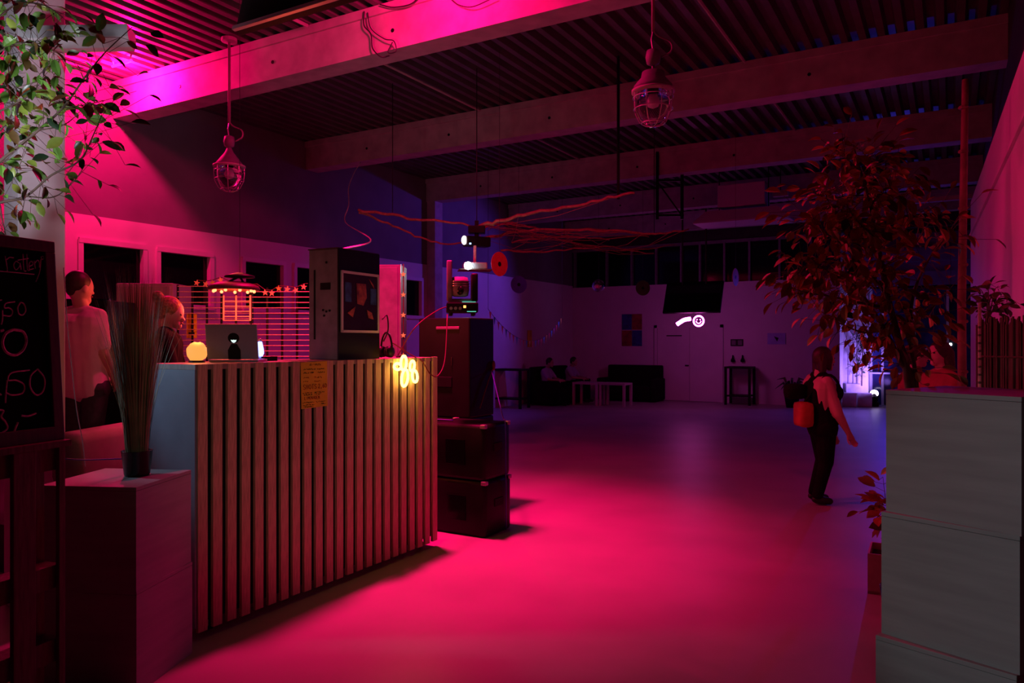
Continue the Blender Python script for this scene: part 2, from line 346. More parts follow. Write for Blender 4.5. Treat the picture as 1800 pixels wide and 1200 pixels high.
# price list
yA, yB = YX(529, BX+.004), YX(575, BX+.004); zA, zB = 1.555, ZX(550, 716, BX)
pr = thing('price_list', (BX+.004, (yA+yB)/2, (zA+zB)/2), 'yellow handwritten price list pinned to the bar slats', 'paper')
P('sheet', 'paper_yellow', pr, lambda m: m.box((BX+.005, (yA+yB)/2, (zA+zB)/2), (.003, yB-yA, zA-zB), Matrix.Rotation(R_(1.2), 3, 'X')))
GL = {  # stroke glyphs on a unit box
 'S': [[(.9, .85), (.5, 1), (.1, .8), (.3, .55), (.8, .4), (.8, .1), (.4, 0), (0, .15)]], 'H': [[(.1, 0), (.1, 1)], [(.8, 0), (.8, 1)], [(.1, .5), (.8, .5)]],
 'O': [[(.5, 1), (.1, .7), (.1, .3), (.5, 0), (.9, .3), (.9, .7), (.5, 1)]], 'T': [[(.05, 1), (.95, 1)], [(.5, 1), (.5, 0)]],
 '2': [[(.1, .8), (.4, 1), (.8, .8), (.6, .45), (.1, 0), (.9, 0)]], '6': [[(.8, .95), (.3, .7), (.1, .3), (.4, 0), (.8, .2), (.6, .5), (.15, .35)]], '0': [[(.5, 1), (.12, .7), (.1, .3), (.5, 0), (.88, .3), (.9, .7), (.5, 1)]],
 '5': [[(.9, 1), (.2, 1), (.15, .6), (.6, .65), (.85, .35), (.6, .02), (.1, .08)]], '3': [[(.1, .9), (.6, 1), (.8, .75), (.4, .55), (.85, .3), (.5, 0), (.05, .1)]], ',': [[(.5, .15), (.35, -.25)]], '-': [[(.05, .42), (.5, .36), (.95, .5)]],
 'r': [[(.2, .7), (.25, 0)], [(.22, .4), (.45, .68), (.85, .65)]], 'a': [[(.8, .55), (.45, .68), (.1, .35), (.4, 0), (.78, .3), (.8, .6), (.82, 0), (1, .05)]], 't': [[(.5, 1.15), (.45, .1), (.75, 0)], [(.05, .72), (.95, .78)]],
 'e': [[(.1, .35), (.8, .42), (.6, .7), (.2, .6), (.1, .25), (.4, 0), (.9, .15)]], 'n': [[(.1, .65), (.15, 0)], [(.13, .4), (.5, .7), (.78, .5), (.85, 0)]], 'E': [[(.8, 1), (.1, 1), (.1, 0), (.8, 0)], [(.1, .5), (.65, .5)]], 'L': [[(.1, 1), (.1, 0), (.8, 0)]], 'I': [[(.5, 0), (.5, 1)]], 'M': [[(.05, 0), (.15, 1), (.5, .4), (.85, 1), (.95, 0)]], 'N': [[(.1, 0), (.1, 1), (.85, 0), (.85, 1)]], 'A': [[(0, 0), (.5, 1), (1, 0)], [(.2, .4), (.8, .4)]], 'D': [[(.1, 0), (.1, 1), (.7, .8), (.85, .4), (.5, .02), (.1, 0)]]}
def write(m, txt, to3, x, y, cw, chh, r, jit=0):
    for ch in txt:
        for st in GL.get(ch, []):
            pts = [to3(x+(a+rnd.uniform(-jit, jit))*cw*.85, y+(b_+rnd.uniform(-jit, jit))*chh) for a, b_ in st]
            m.tube(curve(pts, 4) if len(pts) > 2 else pts, r, 4)
        x += cw
    return x
def scrib(m, to3, x0, x1, y, hh, r, seed):
    q = random.Random(seed); x = x0; pts = []
    while x < x1:
        pts.append(to3(x, y+q.uniform(-.5, .5)*hh)); x += hh*.32
        if q.random() < .13 and len(pts) > 2: m.tube(pts, r, 3); pts = []; x += hh*.5
    if len(pts) > 1: m.tube(pts, r, 3)
pw, ph = yB-yA, zA-zB
T3 = lambda u, v: Vector((BX+.0072, yA+u*pw, zB+v*ph))
def lines(m, rows):
    for k, (v, a, b_, hh) in enumerate(rows): scrib(m, T3, a, b_, v, hh, .0016, k+int(v*100))
m = MB(); lines(m, [(.94, .3, .75, .05), (.84, .08, .55, .032), (.84, .6, .9, .032), (.765, .08, .28, .035), (.765, .33, .5, .035), (.765, .62, .9, .035), (.33, .05, .4, .03), (.33, .5, .9, .03), (.29, .1, .42, .03), (.29, .5, .75, .03), (.12, .06, .5, .03), (.12, .55, .92, .03), (.07, .06, .5, .03), (.07, .75, .95, .03), (.03, .08, .45, .025)])
m.build('writing', 'ink', pr)['label'] = 'small dark handwriting'
m = MB(); lines(m, [(.66, .08, .3, .03), (.66, .5, .78, .04), (.575, .08, .25, .03), (.575, .48, .75, .035)]); m.build('writing', 'ink_red', pr)
m = MB(); write(m, 'SHOTS', T3, .07, .41, .105, .10, .0022); write(m, '2,60', T3, .64, .42, .085, .09, .0022); write(m, 'LIMONADEN', T3, .12, .185, .065, .065, .0016); m.build('heading', 'ink_red', pr)['label'] = 'SHOTS heading in red marker'
# neon sign: looped yellow tube
def NP(px, py): 
    return Vector((BX+.03, YX(px, BX+.03), ZX(px, py, BX+.03)))
ne = thing('neon_sign', NP(713, 650), 'looped yellow neon tube glowing on the bar slats', 'neon sign')
def loop(cx, cy, rx, ry, rot, n=16):
    return [NP(cx+rx*math.cos(a)*math.cos(rot)-ry*math.sin(a)*math.sin(rot), cy+rx*math.cos(a)*math.sin(rot)+ry*math.sin(a)*math.cos(rot)) for a in [2*math.pi*k/n for k in range(n+1)]]
for L_ in (loop(709.5, 638, 5, 12.5, .05), loop(711.5, 664, 5.5, 15, .12), loop(699, 644, 6, 5.5, 0), loop(724.5, 643, 4, 9, .12), loop(729, 661, 4.5, 10.5, -.1)):
    P('tube', 'neon_yellow', ne, lambda m: m.tube(L_, .011, 8, False), True)
for q in ((709, 650), (726, 652)): P('bracket', 'white_plastic', ne, lambda m: m.tube([NP(*q), NP(*q)-Vector((.03, 0, 0))], .006))
light('neon_glow', 'POINT', NP(713, 654)+Vector((.08, 0, 0)), 2.6, (1, .48, .08), .06)

# ------------------------------------------------------------------ things on the bar
def at_bar(px, X): return Vector((X, YX(px, X), BZ))
# tall speaker-like cabinet with framed picture
c0 = at_bar(591, BX-.09)
cb = thing('speaker_cabinet', (c0.x-.13, c0.y+.23, BZ), 'tall grey sided cabinet with a framed picture on its black front', 'cabinet')
mx = RZ(R_(3)); ctr = Vector((c0.x-.14, c0.y+.235, BZ+.395))
def CB(x, y, z): return ctr+mx@Vector((x, y, z))
HT = .79
P('side', 'cab_grey', cb, lambda m: m.box(ctr, (.27, .46, HT), mx, .006))
P('front', 'black', cb, lambda m: m.box(CB(.139, 0, 0), (.012, .47, HT+.004), mx))
P('edge_trim', 'frame_dark', cb, lambda m: m.box(CB(0, 0, HT/2+.004), (.28, .47, .008), mx))
P('badge', 'black', cb, lambda m: (m.box(CB(.02, -.232, .13), (.09, .006, .05), mx), m.box(CB(-.08, -.232, 0), (.012, .006, .5), mx)))
P('socket', 'black_rubber', cb, lambda m: [m.lathe(CB(x, -.231, z), [(.008, 0), (.008, .006)], 8, Matrix.Rotation(R_(90), 3, 'X')) for x, z in ((.0, -.04), (.03, -.05), (.06, -.045), (.01, -.08), (.03, .3))])
pf = P('picture_frame', 'poster_white', cb, lambda m: [m.box(CB(.15, y, z), s, mx) for y, z, s in ((0, .232, (.014, .43, .018)), (0, -.192, (.014, .43, .018)), (-.208, .02, (.014, .018, .43)), (.208, .02, (.014, .018, .43)))])
P('picture', 'poster_dark', pf, lambda m: m.box(CB(.148, 0, .02), (.006, .40, .41), mx))
for y_, z_, h_ in ((-.14, .09, .14), (.15, .07, .12)): P('picture_backdrop', 'poster_blue', pf, lambda m: m.box(CB(.152, y_, z_), (.002, .07, h_), mx))
m = MB()
for pts in ([(-.05, .14), (.06, .14), (.07, .04), (.03, -.02), (-.04, -.01)], [(-.15, -.08), (-.06, -.03), (-.09, -.11)], [(.07, -.05), (.13, -.07), (.15, -.12), (.09, -.11)], [(.10, .18), (.12, .15), (.16, .11), (.15, .14)]):
    m.prism(pts, lambda a, b_, d: CB(.152+d, a, b_+.02), 0, .002)
m.build('picture_shapes', 'poster_orange', pf)['label'] = 'dim orange shapes in the dark picture'
# laptop
lc = at_bar(410, BX-.21); lx = RZ(YAW+R_(3))
lap = thing('laptop', lc, 'open laptop seen from behind with a black sticker on its lid', 'laptop')
P('base', 'laptop', lap, lambda m: m.box(lc+lx@Vector((0, .11, .009)), (.305, .21, .016), lx, .004))
P('keyboard', 'black', lap, lambda m: m.box(lc+lx@Vector((0, .10, .0175)), (.27, .10, .002), lx))
tl = lx @ Matrix.Rotation(R_(12), 3, 'X')
def LP(x, y, z): return lc+Vector((0, 0, .018))+tl@Vector((x, y, z))
lid = P('lid', 'laptop', lap, lambda m: m.box(LP(0, 0, .112), (.315, .007, .222), tl, .003))
P('screen', 'black_gloss', lid, lambda m: m.box(LP(0, .0042, .115), (.29, .002, .19), tl))
st = MB(); st.prism([(.035*math.cos(a)+.012, .137+.033*math.sin(a)) for a in [k*math.pi/9 for k in range(18)]], lambda a, b_, d: LP(a, -.0036-d, b_), 0, .0012)
st.prism([(-.028, .0), (.048, .0), (.05, .06), (.03, .1), (-.005, .1), (-.028, .06)], lambda a, b_, d: LP(a, -.0036-d, b_), 0, .0012)
st.build('sticker', 'black', lid)['label'] = 'black figure shaped sticker'
g = MB(); g.prism([(-.006, .127), (.004, .124), (.012, .127), (.020, .124), (.030, .127), (.024, .113), (.012, .106), (0, .113)], lambda a, b_, d: LP(a, -.0048-d, b_), 0, .0008)
g.build('logo', 'logo_glow', lid)['label'] = 'small glowing white patch'
P('plug', 'black_rubber', lap, lambda m: m.tube(curve([lc+lx@Vector((-.155, .05, .02)), lc+lx@Vector((-.20, .04, .07)), lc+lx@Vector((-.24, .05, .04)), lc+lx@Vector((-.22, .09, .008))], 6), .004), True)
# salt lamp
sc = at_bar(346, BX-.40)
sl = thing('salt_lamp', sc, 'glowing orange rounded rock lamp beside the laptop', 'lamp')
m = MB().ball(sc+Vector((0, 0, .066)), (.068, .06, .06), 14, 10); q = random.Random(4)
m.v = [tuple(Vector(v)+Vector((q.uniform(-1, 1), q.uniform(-1, 1), q.uniform(-1, 1)))*.005) for v in m.v]
m.build('rock', 'salt', sl, True); P('base', 'frame_dark', sl, lambda m: m.lathe(sc, [(.05, 0), (.05, .012)], 16))
light('salt_glow', 'POINT', sc+Vector((0, 0, .20)), 2.5, (1, .3, .06), .06)
# lava lamp
lv = at_bar(457, BX-.33)
ll = thing('lava_lamp', lv, 'small blue glowing glass lamp right of the laptop', 'lamp')
P('base', 'silver', ll, lambda m: m.lathe(lv, [(.026, 0), (.024, .01), (.016, .03)], 14), True)
P('globe', 'lava', ll, lambda m: m.lathe(lv, [(.016, .03), (.026, .05), (.024, .08), (.014, .125), (.010, .13)], 14), True)
P('cap', 'silver', ll, lambda m: m.lathe(lv, [(.012, .13), (.008, .15), (0, .152)], 12), True)
cg = at_bar(472, BX-.30)
ct = thing('card_tray', cg, 'little wire card tray beside the blue lamp', 'tray')
P('tray', 'black', ct, lambda m: (m.b(cg.x-.03, cg.x+.03, cg.y-.05, cg.y+.05, BZ, BZ+.006), m.b(cg.x+.024, cg.x+.03, cg.y-.05, cg.y+.05, BZ, BZ+.03), m.b(cg.x-.03, cg.x+.03, cg.y+.044, cg.y+.05, BZ, BZ+.03), m.b(cg.x-.03, cg.x+.03, cg.y-.05, cg.y-.044, BZ, BZ+.03)))
P('card', 'cable_red', ct, lambda m: m.b(cg.x-.02, cg.x+.02, cg.y-.035, cg.y+.035, BZ+.006, BZ+.014))
# headphones leaning on the cabinet
hc = at_bar(678, BX-.13)
hp = thing('headphones', hc, 'black headphones leaning on the right side of the grey cabinet', 'headphones')
for s in (-1, 1):
    e_ = P('ear_cup', 'black', hp, lambda m: m.lathe(hc+Vector((s*.045, 0, .05)), [(.0, -.022*s), (.035, -.02*s), (.045, -.005*s), (.045, .01*s), (.03, .018*s), (0, .018*s)], 16, Matrix.Rotation(R_(90), 3, 'Y')), True)
    P('cushion', 'black_rubber', e_, lambda m: m.tube([hc+Vector((s*.022, .032*math.cos(a), .05+.032*math.sin(a))) for a in [k*math.pi/8 for k in range(17)]], .011, 6, False), True)
P('headband', 'black', hp, lambda m: m.tube([hc+Vector((.055*math.cos(a), .01, .06+.14*math.sin(a))) for a in [k*math.pi/12 for k in range(13)]], .008), True)
# cables near the bar end
cableobj([at_bar(672, BX-.1)+Vector((0, 0, .30)), at_bar(680, BX-.10)+Vector((0, 0, .33)), at_bar(682, BX-.1)+Vector((0, 0, .22)), at_bar(674, BX-.12)+Vector((0, 0, .13))], .006, 'cable', 'black cable looping out of the grey cabinet side')
cableobj([at_bar(690, BX-.12)+Vector((0, 0, .12)), at_bar(720, BX-.06)+Vector((0, 0, .03)), at_bar(742, BX+.012)-Vector((0, 0, .03)), at_bar(756, BX+.03)-Vector((0, 0, .13)), at_bar(770, BX+.03)-Vector((0, 0, .15)), at_bar(782, BX+.0)-Vector((0, 0, .02)), W(786, 560, 6.55), W(786, 553, 6.7)], .005, 'cable_red', 'thin red cable sagging over the bar end up to the tall loudspeaker')
cableobj([at_bar(698, BX-.2)+Vector((0, 0, .008)), W(730, 575, 6.0), W(770, 545, 6.5), W(792, 538, 6.75)], .005, 'cable_red', 'red cable rising from the bar to the moving light')
cableobj([at_bar(697, BX-.2)+Vector((0, 0, .008)), at_bar(704, BX-.15)+Vector((0, 0, .012)), at_bar(712, BX-.15)+Vector((0, 0, .012)), at_bar(708, BX-.26)+Vector((0, 0, .012))], .009, 'cable', 'coil of black cable lying on the bar end')

# ================================================================== loudspeakers by the bar end
sx1, sy0 = -3.44, 5.47
def sub(z, lab, dx=0):
    t = thing('subwoofer', (sx1-.3+dx, sy0+.22, z), lab, 'loudspeaker', 'subwoofers stacked at the bar end')
    P('cabinet', 'black', t, lambda m: m.box((sx1-.3+dx, sy0+.22, z+.243), (.60, .44, .484), 0, .035), True)
    P('grille', 'black_rubber', t, lambda m: m.box((sx1-.3+dx, sy0+.445, z+.243), (.54, .02, .42), 0, .008))
    for x in (sx1+.002+dx,): P('handle', 'black_rubber', t, lambda m: m.box((x, sy0+.22, z+.28), (.012, .14, .07), 0, .005))
    for x in (-.02, -.58):
        for y in (.02, .42): P('corner_cap', 'grey_metal', t, lambda m: m.box((sx1+x+dx, sy0+y, z+.47), (.05, .05, .035), 0, .008))
    P('rear_plate', 'black_gloss', t, lambda m: m.box((sx1-.3+dx, sy0-.003, z+.24), (.2, .01, .22), 0, .003))
    return t
sub(0, 'lower black subwoofer standing on the pink floor'); sub(.486, 'upper black subwoofer stacked on the other', -.01)
tx1, ty0 = -3.93, 5.97
ts = thing('tower_loudspeaker', (tx1-.3, ty0+.22, 0), 'tall black loudspeaker tower carrying the moving light', 'loudspeaker')
P('bass_cabinet', 'black', ts, lambda m: m.box((tx1-.3, ty0+.22, .48), (.60, .44, .96), 0, .02))
P('top_cabinet', 'black', ts, lambda m: m.box((tx1-.3, ty0+.22, 1.44), (.60, .44, .955), 0, .015))
P('rear_slot', 'sofa_pink', ts, lambda m: m.box((tx1-.25, ty0-.003, 1.82), (.27, .012, .028), 0, .005))
P('handle', 'black_rubber', ts, lambda m: m.box((tx1-.3, ty0-.004, 1.3), (.2, .016, .1), 0, .006))
P('latch', 'chrome', ts, lambda m: m.box((tx1-.2, ty0-.006, 1.5), (.008, .012, .08), 0))
P('terminal', 'cable_red', ts, lambda m: (m.ball((tx1+.01, ty0+.42, 1.45), (.012, .03, .05), 8, 6), m.tube(curve([(tx1+.015, ty0+.42, 1.45), (tx1+.02, ty0+.3, 1.3), (tx1+.02, ty0+.15, 1.05)]), .006)), True)
cableobj([(sx1-.64, sy0-.02, .30), (sx1-.63, sy0-.04, .6), (sx1-.6, sy0-.03, .9), (sx1-.56, sy0+.02, .985), (sx1-.4, sy0+.1, .985)], .007, 'cable_blue', 'blue cable up the left side of the subwoofers')
cableobj([(sx1+.012, sy0+.33, .01), (sx1+.012, sy0+.325, .5), (sx1+.014, sy0+.31, .96), (sx1-.03, sy0+.34, 1.02), (tx1+.012, ty0+.38, 1.4)], .005, 'cable_blue', 'blue cable down the right side of the subwoofers')
# moving light on the tower
mc = W(812, 552, 6.75); mc.z = 1.9205; mx = RZ(YAW+.1)
def ML(x, y, z): return mc+mx@Vector((x, y, z))
mh = thing('moving_light', mc, 'grey moving head stage light standing on the tall loudspeaker', 'stage light')
b_ = P('base', 'black', mh, lambda m: m.box(ML(0, 0, .07), (.28, .26, .09), mx, .015))
for x in (-.1, .1):
    for y in (-.09, .09): P('foot', 'black_rubber', mh, lambda m: m.lathe(ML(x, y, 0), [(.016, 0), (.018, .026)], 10))
P('display', 'led_orange', b_, lambda m: m.box(ML(.02, -.132, .075), (.022, .006, .022), mx))
P('led_strip', 'led_teal', b_, lambda m: (m.box(ML(.06, -.06, .119), (.12, .02, .006), mx), m.box(ML(.08, -.131, .033), (.08, .004, .006), mx)))
P('connector', 'grey_metal', b_, lambda m: [m.lathe(ML(x, -.13, .06), [(.014, 0), (.014, .02)], 10, mx@Matrix.Rotation(R_(90), 3, 'X')) for x in (-.1, -.06, -.02)])
P('yoke', 'cab_grey', mh, lambda m: (m.box(ML(0, 0, .135), (.25, .10, .03), mx, .01), m.box(ML(-.112, 0, .31), (.048, .12, .36), mx, .012)), True)
P('yoke_arm', 'black', mh, lambda m: m.box(ML(.11, 0, .25), (.06, .14, .25), mx, .014), True)
hd = P('head', 'cab_grey', mh, lambda m: m.lathe(ML(-.02, 0, .26), [(.05, -.09), (.075, -.08), (.085, -.03), (.08, .03), (.07, .08), (.05, .085)], 20, mx), True)
P('lens', 'black_gloss', hd, lambda m: m.ball(ML(-.02, -.075, .22), (.04, .02, .04)), True)
P('fin', 'grey_metal', hd, lambda m: [m.lathe(ML(-.02, 0, .26), [(.088, z), (.088, z+.008)], 20, mx) for z in (0, .02, .04)])

# ================================================================== hanging branch structure
def br(px): return curve([W(*p) for p in px], 6)
bs = thing('branch_canopy', W(838, 398, 9.9), 'hanging canopy of long bare branches and netting below the beams', 'branch canopy')
BRS = [([(630, 370, 10.8), (690, 378, 10.5), (740, 388, 10.2), (790, 389, 10), (838, 399, 9.9)], .022), ([(838, 399, 9.9), (880, 388, 9.8), (930, 375, 9.7), (1000, 364, 9.6), (1060, 350, 9.4), (1118, 337, 9.3)], .026),
 ([(632, 372, 10.8), (680, 392, 10.9), (740, 418, 11), (790, 428, 10.8), (838, 424, 10.5)], .018), ([(838, 424, 10.5), (880, 413, 10.6), (930, 405, 10.6), (1020, 404, 10.7), (1100, 407, 10.8), (1160, 410, 10.9), (1212, 403, 11)], .022),
 ([(838, 399, 10.2), (900, 392, 10.5), (960, 404, 11), (1050, 402, 11.3), (1140, 415, 11.6)], .014), ([(880, 440, 11.5), (960, 442, 11.8), (1060, 434, 12), (1150, 446, 12.3)], .016), ([(900, 425, 11), (980, 415, 11.2), (1070, 420, 11.5)], .012), ([(930, 408, 11.6), (1000, 424, 11.9), (1090, 441, 12.2), (1190, 430, 12.4)], .013), ([(850, 400, 10.2), (890, 395, 10.4), (940, 399, 10.5)], .010)]
for p, r in BRS:
    c = br(p); c = [v+Vector((rnd.uniform(-1, 1), rnd.uniform(-1, 1), rnd.uniform(-1, 1)))*.015 for v in c]
    MB().tube(c, [r*(1-.45*k/len(c)) for k in range(len(c))], 6).build('branch', 'branch_wood', bs, True)
m = MB()
for k in range(60):
    a, b2 = rnd.choice(BRS[1:]), rnd.choice(BRS[3:]); ca, cb2 = br(a[0]), br(b2[0]); p = ca[rnd.randrange(len(ca))]; q = cb2[rnd.randrange(len(cb2))]
    if (p-q).length < 2.6: m.tube([p, (p+q)/2-Vector((0, 0, .06)), q], .0035, 3)
tag(m.build('netting', 'branch_wood', bs), kind='stuff')
for px, py, d in ((838, 399, 9.9), (1087, 350, 9.5), (690, 378, 10.5), (1150, 411, 10.9)):
    p = W(px, py, d); P('hanger', 'black', bs, lambda m: m.tube([p, Vector((p.x, p.y, ZT))], .006 if px != 1087 else .02, 5))
hb = W(838, 404, 9.9)
P('hub', 'black', bs, lambda m: (m.box(hb, (.22, .14, .10), RZ(YAW), .01), m.box(hb+Vector((0, 0, .06)), (.05, .05, .12), RZ(YAW))))
# upper small spotlight and projector under the hub
up = W(838, 425, 9.85)
us = thing('spotlight', up, 'small black spotlight hanging above the bright projector', 'spotlight')
P('housing', 'black', us, lambda m: m.box(up, (.34, .16, .13), RZ(YAW+.5), .02)); P('stem', 'black', us, lambda m: m.tube([up, hb], .03))
P('lens', 'lens_dim', us, lambda m: m.ball(W(816, 422, 9.75), (.04, .03, .06)), True); P('indicator', 'led_blue', us, lambda m: m.box(W(825, 428, 9.72), (.05, .02, .02), RZ(YAW)))
pp = W(834, 467, 9.6)
pj = thing('projector', pp, 'hanging projector with a dazzling white lens', 'projector')
P('housing', 'grey_metal', pj, lambda m: m.box(pp+FW*.08, (.30, .26, .085), RZ(YAW+.15), .015)); P('lens_barrel', 'black', pj, lambda m: m.lathe(W(823, 467, 9.57), [(.055, -.03), (.055, .08)], 14, (CAMM@Matrix.Rotation(R_(-90), 3, 'X'))))
P('lens', 'proj_lens', pj, lambda m: m.ball(W(823, 467, 9.53), .05), True); P('stem', 'rope', pj, lambda m: m.tube([pp+FW*.08, W(835, 432, 9.72)], .02)); P('tray', 'bark', pj, lambda m: m.box(pp+FW*.08-Vector((0, 0, .05)), (.42, .3, .012), RZ(YAW+.15)))
light('projector_beam', 'SPOT', W(823, 467, 9.4), 22, (.8, .9, 1), .03, (-3, 2, 1.5), spot=50)
# coloured records and mirror ball hanging on threads
def record(px, py, d, mat, lab, ang):
    c = W(px, py, d); q = RZ(YAW+ang)@Matrix.Rotation(R_(90), 3, 'X')
    t = thing('vinyl_record', c-Vector((0, 0, .15)), lab, 'record', 'coloured records on threads')
    P('disc', mat, t, lambda m: m.lathe(c, [(.018, -.002), (.15, -.002), (.151, 0), (.15, .002), (.018, .002), (.018, -.002)], 28, q)); P('record_label', 'black', t, lambda m: m.lathe(c, [(.03, -.003), (.03, .003)], 18, q))
    P('thread', 'cable', t, lambda m: m.tube([c+Vector((0, 0, .148)), Vector((c.x, c.y, ZT))], .0025, 4))
record(878, 464, 9.3, 'record_red', 'big orange red vinyl record right of the projector', .85)
record(1130, 506, 15, 'record_green', 'dim green vinyl record left of the far black screen', .2); record(1293, 487, 12.6, 'record_orange', 'dull orange vinyl record right of the far black screen', .95); record(912, 500, 13, 'record_blue', 'dark blue vinyl record near the bunting', .4)
bc = W(1052, 502, 15.5); t = thing('mirror_ball', bc-Vector((0, 0, .14)), 'dim mirror ball left of the green record', 'mirror ball')
MB().ball(bc, .13, 20, 14).build('ball', 'mirror', t); P('thread', 'cable', t, lambda m: m.tube([bc, Vector((bc.x, bc.y, ZT))], .003, 4))

# ================================================================== ceiling things
def cage_lamp(X, Y, z, lab, cone):
    c = Vector((X, Y, z)); t = thing('cage_pendant_lamp', c, lab, 'pendant lamp', 'caged industrial pendant lamps')
    P('canopy', 'concrete', t, lambda m: m.lathe((X, Y, ZT-.05), [(.0, 0), (.09, .01), (.09, .05)], 16))
    P('conduit', 'sofa_pink', t, lambda m: m.tube([(X, Y, ZT-.04), (X, Y, z+.60)], .016, 8), True)
    P('wire', 'sofa_pink', t, lambda m: m.tube(curve([c+Vector((0, 0, .61)), c+RT*.05+Vector((0, 0, .56)), c+RT*.15+Vector((0, 0, .51)), c+RT*.155+Vector((0, 0, .43)), c+RT*.07+Vector((0, 0, .38))]), .008), True)
    P('hook', 'grey_metal', t, lambda m: m.tube([c+Vector((.0, 0, .61)), c-RT*.015+Vector((0, 0, .53)), c+Vector((0, 0, .43))], .007))
    P('junction_box', 'cab_grey', t, lambda m: (m.lathe(c+Vector((0, 0, .38)), [(.02, -.075), (.055, -.055), (.065, 0), (.055, .055), (.03, .065)], 16), m.tube([c+Vector((0, 0, .32)), c+Vector((0, 0, .24))], .014)), True)
    pr = [(.02, .32), (.05, .25), (.15, .12), (.155, .09)] if cone else [(.03, .26), (.095, .25), (.105, .20), (.165, .13), (.165, .10)]
    P('shade', 'cab_grey', t, lambda m: m.lathe(c, pr, 20), True)
    P('rim', 'concrete', t, lambda m: m.lathe(c, [(.13, .10), (.185, .095), (.185, .075), (.13, .07)], 24), True)
    P('jar', 'glass', t, lambda m: m.lathe(c, [(.135, .09), (.142, 0), (.135, -.08), (.10, -.15), (.05, -.185), (0, -.19)], 24), True)
    P('bulb', 'white_plastic', t, lambda m: (m.lathe(c+Vector((0, 0, -.01)), [(0, -.05), (.03, -.035), (.04, 0), (.025, .04), (.018, .06)], 14)), True)
    P('socket', 'black', t, lambda m: m.lathe(c, [(.03, .04), (.03, .1)], 12))
    g = P('cage', 'grey_metal', t, lambda m: [m.tube([c+Vector((r*math.cos(a), r*math.sin(a), zz)) for r, zz in ((.168, .09), (.17, 0), (.16, -.09), (.12, -.17), (.06, -.21), (0, -.22))], .0045, 5) for a in [k*math.pi/4 for k in range(8)]])
    for r, zz in ((.171, .03), (.165, -.07), (.10, -.19)): P('cage_ring', 'grey_metal', g, lambda m: m.tube([c+Vector((r*math.cos(a), r*math.sin(a), zz)) for a in [k*math.pi/12 for k in range(25)]], .0045, 5, False))
p = dirp(403)*onY(403, 6.05); cage_lamp(p.x, p.y, ZY(403, 305, 6.05), 'cone topped caged pendant lamp before the pink wall', True)
p = dirp(1148)*6.5; cage_lamp(p.x, p.y, CH+(600-178)/FPX*6.5, 'caged pendant lamp with a clear glass jar nearest the camera', False)
# pink floodlights
def flood(loc, lab, yawz, tilt):
    t = thing('flood_light', loc, lab, 'flood light', 'pink flood lights under the deck'); q = RZ(yawz)@Matrix.Rotation(tilt, 3, 'X'); L = Vector(loc)
    P('housing', 'black', t, lambda m: m.box(L+q@Vector((0, 0, .05)), (.26, .2, .06), q, .01)); P('lens', 'pink_lens', t, lambda m: m.box(L+q@Vector((0, 0, .017)), (.22, .16, .006), q))
    P('bracket', 'grey_metal', t, lambda m: (m.box(L+q@Vector((-.14, 0, .1)), (.012, .03, .14), q), m.box(L+q@Vector((.14, 0, .1)), (.012, .03, .14), q), m.tube([L+q@Vector((-.14, 0, .165)), L+q@Vector((.14, 0, .165))], .01), m.tube([L+q@Vector((0, 0, .165)), Vector((L.x, L.y, ZT))], .012)))
flood(LAMP2+Vector((0, 0, .06)), 'black flood light above the bar by the first beam', 0, 0)
# white trough luminaire at the upper left
f0, f1 = W(46, 72, 4.62), W(232, 68, 4.72); fd = (f1-f0); q = frame_from(fd)
t = thing('trough_light', (f0+f1)/2, 'long white trough light fitting behind the green branches', 'light fitting')
P('trough', 'white_plastic', t, lambda m: m.add([Vector(f0)+q@Vector((x, y, z)) for x in (0, fd.length) for y, z in ((-.08, .06), (-.08, -.015), (-.035, -.065), (.035, -.065), (.08, -.015), (.08, .06))], [(i, i+1, i+7, i+6) for i in range(5)]+[(0, 6, 11, 5), (0, 1, 2, 3, 4, 5), (6, 7, 8, 9, 10, 11)]))
P('bracket', 'grey_metal', t, lambda m: m.tube([f0+fd*.12, Vector((-5.02, 2.62, f0.z))], .012))
tb = thing('tube_lamp', LAMP1, 'bright pink tube lamp glowing under the deck beside the trough fitting', 'lamp')
P('tube', 'pink_lens', tb, lambda m: m.tube([LAMP1+Vector((-.2, -.10, .09)), LAMP1+Vector((.2, -.10, .09))], .018, 8)); P('bracket', 'white_plastic', tb, lambda m: [m.tube([LAMP1+Vector((x, -.1, .09)), LAMP1+Vector((x, -.1, ZT-LAMP1.z))], .012) for x in (-.19, .19)])
# ceiling television
tc = W(409, 51, 4.6); ux = Vector((1, 0, 0)); tz = Matrix.Rotation(R_(-14), 3, 'X')
def TV(x, y, z): return tc+tz@Vector((x, y, z))
t = thing('television', tc+Vector((.6, 0, .35)), 'tilted flat television with a silver lower bezel hanging from the ceiling', 'television')
P('screen', 'black_gloss', t, lambda m: m.box(TV(.62, .02, .36), (1.22, .012, .66), tz)); P('bezel', 'black', t, lambda m: m.box(TV(.62, .05, .36), (1.26, .05, .71), tz, .006)); P('lower_bezel', 'silver', t, lambda m: m.box(TV(.62, .012, .012), (1.26, .026, .026), tz, .004))
P('mount', 'black', t, lambda m: m.tube([TV(.62, .08, .4), Vector((tc.x+.62, tc.y+.2, ZT))], .03))
